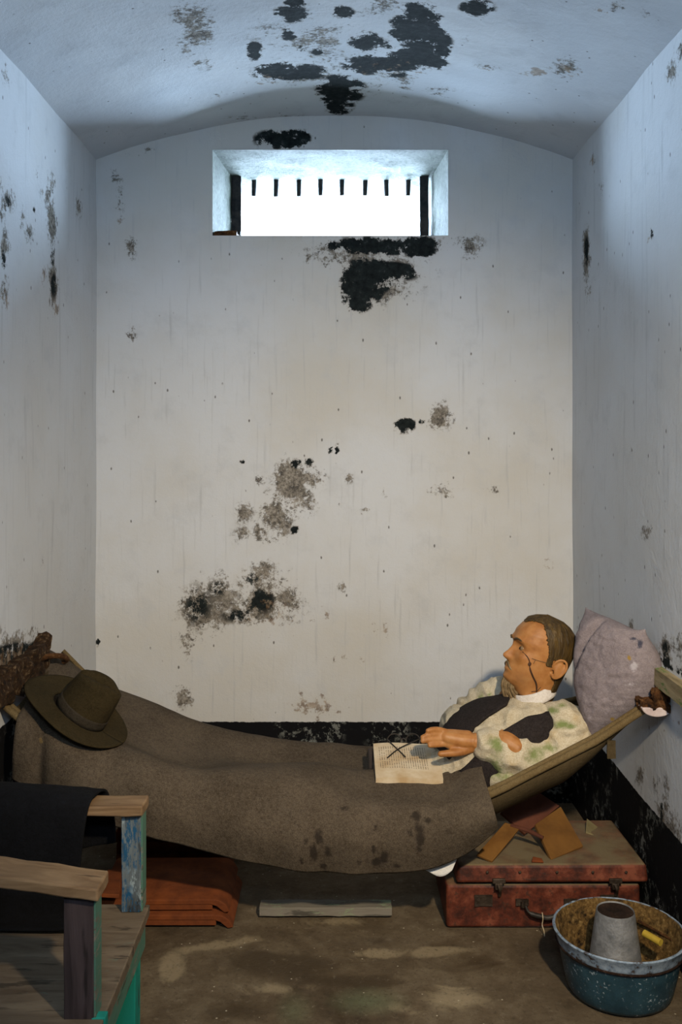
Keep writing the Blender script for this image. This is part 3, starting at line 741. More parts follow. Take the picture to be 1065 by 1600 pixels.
# collar
nc = Vector((.630, 3.120, .700)); cs = Vector((.2, -1, .0)).normalized(); cn = (Vector((-.95, 0, -.29))); cn = (cn-cs*cn.dot(cs)).normalized(); cu = cs.cross(cn)
if cu.z < 0: cu = -cu
A = []
for k in range(49):
    t = -2.75+5.5*k/48; d = cn*math.cos(t)*.072+cs*math.sin(t)*.066
    A.append([tuple(nc+d*(.98-.16*h)+cu*(-.012+.038*h)) for h in (0, .25, .5, .75, 1)])
for r in A: pass
# opening at the front: turn so the gap faces the chest
obj('collar', gridvf(np.array([[tuple(nc+(cn*math.cos(t)*.072+cs*math.sin(t)*.066)*(1.0-.14*h)+cu*(-.012+.036*h)) for h in (0, .25, .5, .75, 1)] for t in np.linspace(.12, 2*pi-.12, 60)])),
    cloth('collar_linen', (.50, .46, .42), (.68, .64, .60), 300), shirt if False else person, smooth='all', solid=.005)
# waistcoat
def vest_panel(e0, e1, t0, t1):
    Tt = torso(.022); n = Tt.shape[1]; out = []
    for t in np.linspace(t0, t1, 26):
        u = t*(Tt.shape[0]-1); i = min(int(u), Tt.shape[0]-2); r = Tt[i]*(1-(u-i))+Tt[i+1]*(u-i); rr = []
        a0 = np.interp(t, *e0); a1 = np.interp(t, *e1)
        for a in np.linspace(a0, a1, 22):
            q = (math.radians(a)/(2*pi)*n) % n; j = int(q); rr.append(r[j % n]*(1-(q-j))+r[(j+1) % n]*(q-j))
        out.append(rr)
    return gridvf(np.array(out))
M_vest = cloth('dark_waistcoat_wool', (.010, .008, .008), (.032, .026, .025), 300, .95, .3)
SGN = 1
vest = obj('waistcoat', G().add(*vest_panel(([.3, .55, .75, .9, 1.0], [50, 52, 50, 62, 85]), ([.3, .55, .7, .85, 1.0], [130, 115, 100, 105, 140]), .42, .985))
    .add(*vest_panel(([.3, .55, .75, .9, 1.0], [26, 27, 20, -5, -50]), ([.3, .55, .7, .85, 1.0], [-60, -48, -42, -56, -110]), .42, .985)), M_vest, person, smooth='all', solid=.008, solid_off=0)

# ------------------------------------------------------------------ pillow
A_, B_, C_, D_ = P(921, 955, 3.12), P(1000, 990, 2.945), P(1012, 1106, 2.93), P(928, 1150, 2.97)
def pil(u, v, s):
    a, b = (u+1)/2, (v+1)/2
    p = (A_*(1-a)+B_*a)*(1-b)+(D_*(1-a)+C_*a)*b
    left = (A_+D_)/2; right = (B_+C_)/2; ux = (right-left).normalized()
    p = p+ux*(.052*u*(1-v*v)*abs(u)**1.5)                       # sides belly out between corners
    p = p+Vector((0, 0, 1))*(-.006)*(1-u*u)*v+(ux*u-(left-right).cross(B_-C_).cross(ux).normalized()*0)*.016*abs(u)**7*abs(v)**7+Vector((0, 0, -1))*v*.014*abs(u)**7*abs(v)**7
    nrm = (B_-A_).cross(D_-A_).normalized()
    if nrm.y > 0: nrm = -nrm
    th = .088*((1-u**4)*(1-v**4))**.55
    wr = mnoise.noise(Vector((u*3, v*10, s)))*.009+mnoise.noise(Vector((u*8+v*5, v*16, 3+s)))*.005-.030*math.exp(-((u*.75+v*.66+.72)/.085)**2)*(1 if s > 0 else 0)
    edge = (1-u**6)*(1-v**6)
    return p+nrm*s*(th+wr*edge)
M_pil = cloth('mauve_ticking', (.155, .13, .14), (.255, .22, .23), 260, .92, 1.0, [('spot', (.25, .16, .03), .9), ('ink', (.03, .035, .06), .9), ('pale', (.50, .48, .52), .6)], 6, (1, 1, 4))
NP = 56; ang = np.linspace(-1, 1, NP); ang = np.sin(ang*pi/2)
g = G().add(*gridvf(np.array([[tuple(pil(u, v, 1)) for v in ang] for u in ang]))).add(*gridvf(np.array([[tuple(pil(u, v, -1)) for v in ang] for u in ang])))
bm = bmesh.new(); vs_ = [bm.verts.new(a) for a in g.v]
for q in g.f: bm.faces.new([vs_[i] for i in q])
bmesh.ops.remove_doubles(bm, verts=bm.verts, dist=.0012); bm.verts.index_update()
g2 = ([tuple(v.co) for v in bm.verts], [tuple(v.index for v in q.verts) for q in bm.faces if len(q.verts) > 2]); bm.free()
o = obj('pillow', g2, M_pil, smooth='all')
tag(o, 'plump mauve grey pillow propped against the right wall behind the head', 'pillow')
marks(o, spot=[(983,1028,4,4),(957,1124,5,4),(955,1122,4,4)], ink=[(999,1006,5,8),(988,998,8,3,.7)], pale=[(990,1042,6,8),(985,1070,10,5,.6)])

# ------------------------------------------------------------------ hat on the blanket
hat = empty('felt_hat', P(118, 1112, 2.965), 'olive brown felt hat lying on the blanket at the foot end', 'hat', None, (math.radians(-3), math.radians(35), math.radians(-12)))
M_felt = cloth('olive_felt', (.017, .0125, .005), (.040, .029, .0125), 380, .95, .1, None, 6)
A = []
for i in range(14):
    r = .072+.084*i/13; rowv = []
    for k in range(73):
        t = 2*pi*k/72; rx = r*1.14; ry = r*1.0
        e = (r-.072)/.084; z = .004+.022*e*e*abs(math.sin(t))**2*(1 if math.sin(t) > 0 else -.35)-.012*e*e*math.cos(t)**2-(-.022*e*e*max(0, math.cos(t))**2)
        z += .004*math.sin(3*t+1)*e
        rowv.append((rx*math.cos(t), ry*math.sin(t), z))
    A.append(rowv)
obj('brim', gridvf(np.array(A)), M_felt, hat, local=True, smooth='all', solid=.005)
A = []
for i in range(24):
    h = i/23
    for_r = []
    if h < .72: q = h/.72; z = .124*q; sc = 1-.14*q**1.6
    else: q = (h-.72)/.28; z = .124+.012*math.sin(q*pi)*.8; sc = .86*(1-q)
    for k in range(73):
        t = 2*pi*k/72; x = .016+.084*sc*math.cos(t); y = .073*sc*math.sin(t)
        zz = z
        if h > .45:
            w_ = min(1, (h-.45)/.27)
            if h > .72: zz -= .045*math.exp(-(y/.020)**2)*math.exp(-((x-.006)/.065)**4)       # lengthwise dent
            pin = math.exp(-((x-.066)/.030)**2); y -= math.copysign(1, y)*.020*w_*pin*min(1, abs(y)/.02)   # front pinch
            zz += .008*w_*(x/.08)
        for_r.append((x, y, zz))
    A.append(for_r)
obj('crown', gridvf(np.array(A)), M_felt, hat, local=True, smooth='all', solid=.003)
obj('hat_band', gridvf(np.array([[(.016+.0865*s_*math.cos(t), .0755*s_*math.sin(t), z) for t in np.linspace(0, 2*pi, 73)] for s_, z in ((1.0, .006), (.995, .018), (.985, .030), (.975, .036))])), cloth('dark_ribbon', (.018, .014, .009), (.040, .032, .022), 300), hat, local=True, smooth='all', solid=.002)

# ------------------------------------------------------------------ book and spectacles on the blanket
TL, TR, BR_, BL_ = P(582, 1165, 3.20), P(685, 1166, 3.20), P(693, 1222, 2.965), P(586, 1220, 2.965)
bk = empty('open_book', (TL+BR_)/2, 'worn open book with yellowed pages lying on the blanket', 'book')
up = (TR-TL).cross(BL_-TL).normalized(); up = up if up.z > 0 else -up
def slab(c, t0, t1, grow=0., n=14, curve=0.):
    C = sum((Vector(x) for x in c), Vector())/4; c = [Vector(x)+(Vector(x)-C)*grow for x in c]; v = []; f = []
    A0, A1 = [], []
    for i in range(n+1):
        for_ = i/n; bmp = curve*math.sin(pi*for_)**.8+curve*.6*math.sin(pi*for_*2)
        a = c[0].lerp(c[1], for_); b = c[3].lerp(c[2], for_)
        A0 += [a+up*t0, b+up*t0]; A1 += [a+up*(t1+bmp), b+up*(t1+bmp)]
    v = A0+A1; m_ = 2*(n+1)
    for i in range(n):
        k = 2*i; f += [(k, k+1, k+3, k+2), (m_+k, m_+k+2, m_+k+3, m_+k+1), (k, k+2, m_+k+2, m_+k), (k+1, m_+k+1, m_+k+3, k+3)]
    f += [(0, m_, m_+1, 1), (m_-2, m_-1, 2*m_-1, 2*m_-2)]
    return v, f
c4 = [TL, TR, BR_, BL_]
m = Mat('printed_page'); 
sep = m.t.nodes.new('ShaderNodeSeparateXYZ'); m.link(m.co, sep.inputs[0]); X_, Y_ = sep.outputs[0], sep.outputs[1]
tx = m.wave(42, 'X', 0); wd = m.noise(60, 2, .6, (.6, 3.2, 1)); txt = m.math('MULTIPLY', m.step(tx, .55, .75), m.step(wd, .44, .50))
inx = m.math('MULTIPLY', m.step(X_, -.095, -.09), m.step(X_, .062, .067, 1, 0)); iny = m.math('MULTIPLY', m.step(Y_, -.06, -.055), m.step(Y_, .085, .09, 1, 0))
txt = m.math('MULTIPLY', txt, m.math('MULTIPLY', inx, iny))
pg = m.ramp(m.noise(10, 5, .6), [(.35, (.46, .32, .17)), (.6, (.62, .52, .37))])
pgr = m.mix(m.math('MULTIPLY', txt, .72), pg, (.10, .075, .05)); M_page = m.out(pgr, .85)
obj('page_block', slab(c4, -.018, .008, -.015, 14, .003), M_page, bk)
obj('cover', slab(c4, -.024, -.018, .035), simple('dark_book_cover', (.02, .015, .012), (.06, .04, .03), 20, .7), bk)
obj('spine', G().add(*tube([TL+Vector((-.008, -.01, -.012)), BL_+Vector((-.008, .13, -.014))], .009, 10)), simple('dark_spine', (.012, .01, .01), (.04, .03, .025)), bk)
sp = empty('spectacles', P(630, 1165, 3.185), 'round wire spectacles resting on the open book', 'glasses')
M_wire = simple('black_wire', (.015, .012, .010), (.05, .04, .03), 40, .45, .4)
gl = Mat('lens_glass'); gl.b.inputs['Transmission Weight'].default_value = 1.; gl.b.inputs['IOR'].default_value = 1.1; M_lens = gl.out((.80, .80, .74), .08)
L1, L2 = P(615.5, 1157, 3.205), P(645, 1157, 3.205)
lx = Vector((1, .12, 0)).normalized(); lz = Vector((0, .45, .9)).normalized()
for L in (L1, L2):
    ring = [L+lx*.0235*math.cos(t)+lz*.0215*math.sin(t) for t in np.linspace(0, 2*pi, 33)]
    rim = obj('rim', tube(ring, .0017, 6, False), M_wire, sp)
    ln = lx.cross(lz)
    obj('lens', ([tuple(L+lx*.0225*math.cos(t)+lz*.0205*math.sin(t)+ln*.0006*s) for s in (-1, 1) for t in np.linspace(0, 2*pi, 33)[:-1]],
        [tuple(range(32))[::-1], tuple(range(32, 64))]+[(k, (k+1) % 32, 32+(k+1) % 32, 32+k) for k in range(32)]), M_lens, rim)
obj('bridge', G().add(*tube(smoothpath([L1+lx*.0235, (L1+L2)/2+lz*.007, L2-lx*.0235], 5), .0017, 6)), M_wire, sp)
obj('temple', G().add(*tube(smoothpath([L1-lx*.0235+lz*.004, P(622, 1172, 3.14), P(633, 1182.5, 3.085)], 5), .0022, 6)), M_wire, sp)
obj('temple', G().add(*tube(smoothpath([L2+lx*.0235+lz*.004, P(624, 1169, 3.14), P(605, 1184, 3.085)], 5), .0022, 6)), M_wire, sp)

# ------------------------------------------------------------------ suitcase
sc = empty('suitcase', (.65, 3.19, 0), 'battered red brown suitcase on the floor under the hammock', 'suitcase')
def leather(name, c1, c2, c3):
    m = Mat(name); n = m.noise(14, 7, .7); n2 = m.noise(60, 4, .6)
    col = m.ramp(n, [(.39, c1), (.51, c2), (.63, c3)]); col = m.mix(m.step(n2, .60, .66, 0, .6), col, (.03, .018, .012))
    du = m.t.nodes.new('ShaderNodeNewGeometry'); s2 = m.t.nodes.new('ShaderNodeSeparateXYZ'); m.link(du.outputs['Normal'], s2.inputs[0])
    dust = m.math('MULTIPLY', m.step(s2.outputs[2], .6, .95), m.step(m.noise(9, 5, .6), .3, .6, .35, .95))
    col = m.mix(dust, col, (.17, .135, .075))
    m.bump(m.math('ADD', n, m.math('MULTIPLY', n2, .5)), .4, .006); return m.out(col, .62, 0, .35)
M_lea = leather('worn_red_leather', (.034, .0075, .0035), (.098, .020, .008), (.185, .052, .026))
obj('case_body', box_vf(.334, .940, 3.0, 3.36, .002, .137), M_lea, sc, bevel=.010)
# lid: slightly larger, shifted to the right and sprung open
def lidp(x, y, z): return (x+.006*(z-.14)*0, y, z-(y-2.985)*.03)
b = [lidp(.362, 2.985, .148), lidp(.962, 2.985, .150), lidp(.962, 3.37, .150), lidp(.362, 3.37, .148)]
t = [lidp(.372, 2.992, .203), lidp(.957, 2.992, .205), lidp(.955, 3.365, .208), lidp(.374, 3.365, .204)]
lid = obj('lid', hexa(b, t), M_lea, sc, bevel=.010)
M_tar = simple('tarnished_steel', (.020, .014, .010), (.085, .062, .045), 30, .55, .5, .6, 80)
for px in (761, 812, 870, 926, 978):
    x = (px-VX)/FPX*2.985
    g = G().add(*ellipsoid((x, 2.986, .182), (Vector((.0048, 0, 0)), Vector((0, .003, 0)), Vector((0, 0, .0048))), 12, 6)); obj('rivet', g, M_tar, lid)
for px in (779, 961):
    x = (px-VX)/FPX*2.985
    l = obj('latch', G().add(*box_vf(x-.020, x+.020, 2.977, 2.986, .150, .165)).add(*box_vf(x-.013, x+.010, 2.974, 2.988, .132, .152)), M_tar, sc, bevel=.002)
    obj('latch_tongue', G().add(*tube(smoothpath([(x-.004, 2.974, .150), (x+.0, 2.970, .138), (x+.004, 2.984, .120), (x+.003, 2.990, .108)], 4), .005, 8)), M_tar, l)
for px in (755, 951):
    x = (px-VX)/FPX*3.0
    obj('side_plate', rough_box(x-.028, x+.028, 2.994, 3.001, .072, .106, .008, .0015, 40, px), M_tar, sc)
for px in (815, 890):
    x = (px-VX)/FPX*3.0
    obj('handle_mount', G().add(*rough_box(x-.020, x+.020, 2.991, 3.001, .076, .094, .008, .002, 50, px)).add(*tube([(x, 2.985, .074), (x, 2.985, .092)], .006, 10)), M_tar, sc)
xa, xb = (815-VX)/FPX*3+.008, (890-VX)/FPX*3-.008
obj('handle', G().add(*tube(smoothpath([(xa, 2.984, .080), (xa+.012, 2.978, .060), (xa+.05, 2.974, .050), ((xa+xb)/2, 2.973, .047), (xb-.05, 2.974, .050), (xb-.012, 2.978, .060), (xb, 2.984, .080)], 5), [.0045]*6+[.0075]*20+[.0045]*5, 10)),
    simple('black_leather', (.012, .010, .009), (.04, .033, .028), 30, .5), sc)
xs_ = (848-VX)/FPX*2.97
o = obj('string', G().add(*tube(smoothpath([(xs_-.004, 2.9635, .068), (xs_-.002, 2.9625, .048), (xs_-.004, 2.9635, .03), (xs_+.001, 2.96, .012), (xs_, 2.95, .002)], 5), .0016, 6)), M_rope)
tag(o, 'frayed pale string hanging from the suitcase handle', 'string')

# ------------------------------------------------------------------ loose tiles and boards
M_terra = simple('terracotta', (.105, .026, .006), (.19, .048, .010), 16, .85)
M_ochre = simple('ochre_board', (.125, .055, .011), (.19, .088, .018), 9, .85)
M_brown = simple('dark_red_board', (.07, .022, .012), (.12, .04, .022), 9, .85)
M_olive = simple('olive_board', (.16, .13, .06), (.25, .21, .11), 12, .9)
def plate(name, c, th, mat, label, cat, group=None):
    c = [Vector(x) for x in c]; n = (c[1]-c[0]).cross(c[3]-c[0]).normalized()
    if n.z < 0: n = -n
    C = sum(c, Vector())/4
    o = obj(name, ([tuple(x-C) for x in c]+[tuple(x-C+n*th) for x in c], hexa(c, c)[1]), mat, bevel=.002)
    o.location = C; return tag(o, label, cat, group)
plate('square_tile', [P(859,1347,3.03), P(909,1326,3.12), P(874,1264,3.28), P(834,1292,3.16)], .012, M_ochre, 'ochre square tile leaning on top of the suitcase, nearest the right wall', 'tile', None)
plate('roof_slate', [P(744,1338,3.03), P(768,1349,3.01), P(812,1296,3.12), P(788,1288,3.15)], .010, M_ochre, 'narrow ochre tile piece lying on the suitcase beside the blanket', 'tile')
plate('square_tile', [P(818,1306,3.20), P(780,1272,3.24), P(832,1236,3.32), P(872,1262,3.30)], .014, M_brown, 'dark red square tile leaning behind the ochre one in deep shadow', 'tile')
plate('board', [P(914,1304,3.24), P(936,1312,3.22), P(946,1306,3.30), P(916,1282,3.30)], .010, M_olive, 'olive dusty board edge on the suitcase against the right wall', 'board')
o = obj('stick', G().add(*tube([P(798, 1290, 3.13), P(825, 1298, 3.10), P(848, 1309, 3.07)], [.007, .008, .006], 8)), M_brown); tag(o, 'dark stick lying across the boards on the suitcase', 'stick')
plate('tile_shard', [P(830,1348,3.005), P(849,1349,3.0), P(846,1343,3.02), P(832,1340,3.02)], .007, M_terra, 'small orange tile shard on the front of the suitcase lid', 'shard')

# roof tiles stacked on the floor at the left
def tile_mesh(w=.42, d=.30, t=.016):
    """interlocking clay tile: flat pan, raised right roll and down-turned front lip; origin at its left front foot"""
    prof = [(0, .0), (0, .038), (.01, .044), (w-.055, .044), (w-.035, .042), (w-.012, .026), (w, .004), (w-.016, 0), (w-.040, .020), (w-.058, .026), (.016, .026), (.014, 0)]
    v, f = [], []; n = len(prof)
    for y in (0, .006, d): v += [(x, y, z-(.003 if y == 0 and z > .03 else 0)) for x, z in prof]
    for k in range(2):
        for i in range(n): f.append((k*n+i, k*n+(i+1) % n, (k+1)*n+(i+1) % n, (k+1)*n+i))
    tri = [(0,1,10,11),(1,2,10),(2,3,9,10),(3,4,8,9),(4,5,7,8),(5,6,7)]
    for q in tri: f.append(q); f.append(tuple(2*n+i for i in q[::-1]))
    return v, f
def tile_front(): return box_vf(.014, .366, .003, .012, .008, .030)
TILES = [((-.752, 3.00, 0), 0, 'lowest orange clay roof tile of the front stack under the blanket', 1),
         ((-.765, 3.010, .042), .012, 'top orange clay roof tile of the front stack under the blanket', 1)]
for k in range(6):
    TILES.append(((-.80+.012*math.sin(k*3), 3.44, 0.+.042*k), .01*math.sin(k*5), 'clay roof tile in the shadowed rear stack behind the orange pair', 2))
first = None
for (loc, rz, lb, gr) in TILES:
    if first is None:
        o = obj('roof_tile', G().add(*tile_mesh()).add(*tile_front()), M_terra, smooth=True, bevel=.002); first = o
    else:
        o = first.copy(); COL.objects.link(o)
    o.location = loc; o.rotation_euler = (0, 0, rz)
    tag(o, lb, 'roof tile', 'clay roof tiles in the front stack' if gr == 1 else 'clay roof tiles in the rear stack')
for k, o_ in enumerate([x for x in bpy.data.objects if x.name.startswith('roof_tile')]):
    if o_['group'].endswith('rear stack'): pass
plate('clay_slab', [P(150,1402,2.95), P(186,1404,2.95), P(190,1364,3.16), P(168,1364,3.16)], .012, M_terra, 'orange clay slab leaning beside the stack behind the chair seat', 'tile')
# plank on the floor
M_plank = wood('grey_plank', (.10, .088, .068), (.21, .19, .155), (.10, 1, 1), paint=(.22, .27, .17), pcov=.42, pscale=4)
o = obj('plank', rough_box(-.256, .168, 3.065, 3.12, .006, .034, .012, .002, 20), M_plank, bevel=.002); tag(o, 'short weathered grey plank on the floor under the blanket', 'plank')
for v_ in o.data.vertices: v_.co.z += .0

# ------------------------------------------------------------------ basin and what is in it
bx, by = .778, 2.672
bas = empty('enamel_basin', (bx, by, 0), 'round blue enamel basin with rusty inside on the floor at right', 'basin')
m = Mat('blue_enamel'); n = m.noise(16, 5, .6); col = m.ramp(n, [(.35, (.010, .034, .050)), (.65, (.024, .065, .088))])
sp_ = m.math('MULTIPLY', m.step(m.noise(110, 3, .6), .60, .66), m.step(m.noise(14, 3, .6), .44, .60)); col = m.mix(sp_, col, (.30, .36, .40))
rs = m.step(m.noise(26, 5, .7), .66, .70); col = m.mix(rs, col, (.04, .02, .012))
m.bump(m.noise(70, 3), .25, .003); M_enam = m.out(col, .42, 0, .45)
m = Mat('pale_enamel_rim'); n = m.noise(40, 6, .7); col = m.ramp(n, [(.40, (.05, .03, .02)), (.46, (.16, .22, .29)), (.6, (.30, .37, .45))]); M_rim = m.out(col, .4, .1, .5)
M_crust = rust_mat('ochre_rust_crust', (.012, .007, .003), (.20, .115, .035), (.48, .34, .14), 75, 0)
seg = 72
obj('basin_body', lathe([(.0, .0), (.128, .0), (.137, .004), (.144, .016), (.150, .040), (.160, .090), (.1665, .128)], seg, (bx, by, .0)), M_enam, bas)
obj('rim', lathe([(.1660, .126), (.1700, .130), (.1720, .140), (.1750, .156), (.1800, .163), (.1815, .168), (.1780, .171), (.1735, .169)], seg, (bx, by, 0)), M_rim, bas)
obj('rim_bead', lathe([(.1700+.004*math.cos(t), .131+.0035*math.sin(t)) for t in np.linspace(0, 2*pi, 9)], seg, (bx, by, 0)), rust_mat('dark_bead_rust', (.008, .005, .004), (.035, .017, .010), (.10, .07, .06), 50), bas)
v, f = lathe([(.1740, .170), (.172, .163), (.166, .140), (.160, .110), (.152, .070), (.145, .036), (.120, .026), (.06, .025), (.001, .025)], 110, (bx, by, 0))
v = [tuple(Vector(a)+Vector((mnoise.noise(Vector(a)*40), mnoise.noise(Vector(a)*40+Vector((9, 0, 0))), mnoise.noise(Vector(a)*40+Vector((0, 9, 0)))))*.0025) for a in v]
obj('rusty_lining', (v, f), M_crust, bas, smooth='all')
M_zinc = simple('grey_zinc', (.12, .125, .13), (.26, .265, .27), 22, .6, .35, .4, 90)
cx, cy = bx-.007, by+.012
can = empty('metal_cup', (cx, cy, .026), 'upturned grey metal cup standing in the rusty basin', 'cup')
obj('cup_wall', lathe([(.079, 0), (.079, .006), (.0765, .012), (.053, .182), (.051, .188), (.049, .185), (.0505, .178), (.071, .02)], 48, (cx, cy, .026)), M_zinc, can)
obj('cup_top', lathe([(.0505, .180), (.049, .184), (.030, .178), (.001, .176)], 48, (cx, cy, .026)), rust_mat('dark_rust', (.006, .004, .003), (.030, .016, .010), (.09, .05, .03), 30), can)
o = obj('yellow_stick', G().add(*tube([P(1006, 1458, 2.70), P(1032, 1473, 2.655)], .010, 12)), simple('yellow_paint', (.40, .27, .03), (.52, .38, .06), 20, .5)); tag(o, 'short yellow handle lying in the basin right of the metal cup', 'handle')
o = obj('tin_scraper', rough_box(.862, .884, 2.595, 2.603, .04, .110, .01, .002, 30), M_zinc); tag(o, 'narrow grey tin strip standing in the basin beside the cup', 'scraper')
o = obj('rusty_wire', G().add(*tube(smoothpath([P(996, 1438, 2.78), P(1020, 1452, 2.76), P(1045, 1466, 2.72), P(1066, 1480, 2.66)], 6), .004, 8)), M_rust); tag(o, 'thick rusty wire lying across the right inside of the basin', 'wire')

# ------------------------------------------------------------------ chair
ch = empty('wooden_armchair', (-.7, 2.06, 0), 'rough wooden armchair with flaking blue and green paint at left', 'chair')
M_seat = wood('bare_seat_wood', (.075, .052, .032), (.155, .118, .078), (.16, 1, 1), paint=(.10, .115, .08), pcov=.36, pscale=3)
M_arm = wood('worn_arm_wood', (.115, .066, .031), (.24, .155, .083), (.14, 1, 1))
M_post = wood('flaking_blue_post', (.012, .014, .016), (.15, .18, .19), (1, 1, .16), paint=(.009, .060, .125), paint2=(.22, .27, .28), pcov=.48, pscale=9)
M_dpost = wood('dark_post', (.018, .012, .012), (.06, .042, .042), (1, 1, .10))
M_teal = wood('teal_leg', (.10, .10, .08), (.2, .2, .16), (1, 1, .18), paint=(.006, .17, .13), paint2=(.012, .23, .175), pcov=.64, pscale=5)
M_green = wood('green_rail', (.10, .09, .07), (.2, .18, .14), (1, .15, 1), paint=(.06, .14, .10), pcov=.55, pscale=5)
XF = -.452
seat = obj('seat', rough_box(-.98, XF, 1.815, 2.295, .392, .418, .03, .002, 10), M_seat, ch, bevel=.003)
obj('apron', box_vf(XF-.032, XF-.008, 1.83, 2.28, .325, .392), M_green, ch, bevel=.003)
obj('apron', box_vf(-.97, XF-.03, 1.822, 1.838, .335, .392), M_dpost, ch, bevel=.003)
obj('apron', box_vf(-.97, XF-.03, 2.272, 2.288, .335, .392), M_green, ch, bevel=.003)
# posts that rise from the seat to the arms
post_far = obj('arm_post', rough_box(-.512, -.466, 2.255, 2.300, .418, .655, .02, .0015, 16, 1), M_post, ch, bevel=.002)
post_near = obj('arm_post', rough_box(-.528, -.470, 1.838, 1.885, .395, .650, .02, .0015, 16, 4), M_dpost, ch, bevel=.002)
obj('paint_strip', box_vf(-.470, -.4665, 1.839, 1.884, .397, .648), M_green, post_near)
obj('paint_strip', box_vf(-.466, -.4625, 2.257, 2.299, .420, .654), M_green, post_far)
for sy, y0, y1, rise, nm in ((1, 2.235, 2.31, .0, 'far'), (-1, 1.822, 1.905, .075, 'near')):
    b = [(-1.0, y0, .650+rise), (-.458, y0, .650), (-.458, y1, .650), (-1.0, y1, .650+rise)]
    t = [(x, y, z+.022) for x, y, z in b]
    v, f = rough_box(-1.0, -.458, y0, y1, .650, .674, .02, .0025, 14, sy*3+5)
    v = [(x, y, z+rise*(-.458-x)/.54) for x, y, z in v]
    obj('armrest', (v, f), M_arm, ch, bevel=.004)
# legs
def leg(xa, ya, xb_, yb, s, mat): 
    b = [(xb_-s, yb-s, 0), (xb_+s, yb-s, 0), (xb_+s, yb+s, 0), (xb_-s, yb+s, 0)]; t = [(xa-s, ya-s, .392), (xa+s, ya-s, .392), (xa+s, ya+s, .392), (xa-s, ya+s, .392)]
    return obj('leg', hexa(b, t), mat, ch, bevel=.003)
leg(-.500, 2.25, -.500, 2.24, .029, M_teal); leg(-.500, 1.862, -.500, 1.862, .024, M_teal); leg(-.95, 2.25, -.96, 2.25, .024, M_dpost); leg(-.95, 1.862, -.96, 1.862, .024, M_dpost)
obj('paint_block', box_vf(-.475, -.448, 1.838, 1.862, .392, .4215), M_teal, ch, bevel=.002)
obj('stretcher', box_vf(-.52, -.455, 2.20, 2.235, .0, .12), M_plank, ch, bevel=.004)
for y in (1.862, 2.26): obj('back_post', hexa([(-.985, y-.022, .418), (-.945, y-.022, .418), (-.945, y+.022, .418), (-.985, y+.022, .418)], [(-1.015, y-.022, .95), (-.98, y-.022, .95), (-.98, y+.022, .95), (-1.015, y+.022, .95)]), M_dpost, ch, bevel=.003)
for z in (.60, .74, .88): obj('back_slat', box_vf(-1.0+(.9-z)*.05, -.982+(.9-z)*.05, 1.87, 2.25, z, z+.07), M_seat, ch, bevel=.003)
# black coat thrown over the far arm
def coat_row(y, pts):   # (X,Z)
    pts = np.array(pts, float); t = np.linspace(0, 1, 60); x = np.interp(t, np.linspace(0, 1, len(pts)), pts[:, 0]); z = np.interp(t, np.linspace(0, 1, len(pts)), pts[:, 1])
    return np.stack([x, np.full_like(x, y), z], 1)
cr = [coat_row(2.150, [(-.985, .422), (-.85, .424), (-.72, .424), (-.60, .426)]), coat_row(2.205, [(-.985, .435), (-.85, .436), (-.72, .436), (-.605, .438)]),
      coat_row(2.222, [(-.985, .54), (-.85, .54), (-.72, .54), (-.598, .54)]), coat_row(2.222, [(-.985, .65), (-.85, .645), (-.72, .64), (-.585, .64)]),
      coat_row(2.235, [(-.985, .695), (-.85, .690), (-.72, .684), (-.578, .680)]), coat_row(2.275, [(-.985, .707), (-.85, .702), (-.72, .695), (-.572, .686)]),
      coat_row(2.322, [(-.985, .69), (-.85, .684), (-.72, .678), (-.562, .668)]), coat_row(2.334, [(-.985, .60), (-.85, .59), (-.72, .59), (-.548, .60)]), coat_row(2.338, [(-.985, .52), (-.85, .51), (-.72, .51), (-.545, .545)])]
A = interp_rows(cr, 60)
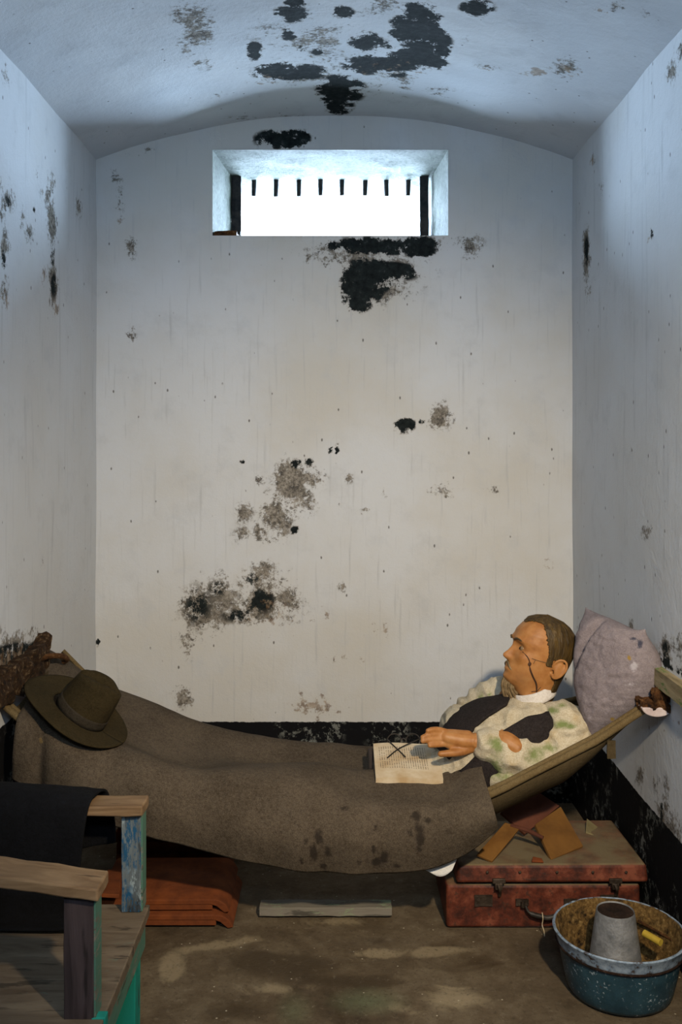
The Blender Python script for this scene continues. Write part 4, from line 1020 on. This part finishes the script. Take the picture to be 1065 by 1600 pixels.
for i in range(60):
    for j in range(60): x, y, z = A[i, j]; d = mnoise.fractal(Vector((x*7, i*.03, z*2)), 1, 2, 3)*.007+.004; A[i, j, 1] += (-d if i < 38 else d)*min(1, i/10); A[i, j, 2] += abs(d)*.5
M_coat = cloth('black_wool', (.0025, .0027, .0032), (.006, .0062, .0075), 260, 1., .2, None, 5, sheen=0.)
o = obj('black_coat', gridvf(A), M_coat, smooth='all', solid=.006, solid_off=1); tag(o, 'black cloth coat draped over the far arm of the chair', 'coat')

# ------------------------------------------------------------------ light
Wd = bpy.data.worlds.new('sky'); S.world = Wd; Wd.use_nodes = True; nt = Wd.node_tree; bg = nt.nodes['Background']
bg.inputs[0].default_value = (.57, .77, 1.0, 1); bg.inputs[1].default_value = 104
a = bpy.data.lights.new('window_portal', 'AREA'); a.shape = 'RECTANGLE'; a.size = .93; a.size_y = .37; a.cycles.is_portal = True
o = bpy.data.objects.new('window_portal', a); COL.objects.link(o); o.location = ((WXa+WXb)/2, YO-.005, (WZ0+WZ1)/2); o.rotation_euler = (-pi/2, 0, 0)
a = bpy.data.lights.new('fill_opening_portal', 'AREA'); a.shape = 'RECTANGLE'; a.size = VX1-VX0; a.size_y = VZ1-VZ0; a.cycles.is_portal = True  # portal of the added fill opening behind the camera
o = bpy.data.objects.new('fill_opening_portal', a); COL.objects.link(o); o.location = ((VX0+VX1)/2, YF-.005, (VZ0+VZ1)/2); o.rotation_euler = (pi/2, 0, 0)
l = bpy.data.lights.new('warm_lamp', 'SPOT'); l.color = (1.0, .81, .56); l.energy = 365; l.spot_size = math.radians(76); l.spot_blend = 1.; l.shadow_soft_size = .045
o = bpy.data.objects.new('warm_lamp', l); COL.objects.link(o); o.location = (.60, .55, 2.12)
d = Vector((0, 4.0, .32))-o.location; o.rotation_euler = d.to_track_quat('-Z', 'Y').to_euler()

S.view_settings.view_transform = 'Standard'; S.view_settings.look = 'None'; S.view_settings.gamma = 1; S.view_settings.use_curve_mapping = False
S.view_settings.exposure = -0.12
S.cycles.use_denoising = True; S.cycles.max_bounces = 10; S.cycles.diffuse_bounces = 6; S.cycles.sample_clamp_indirect = 8
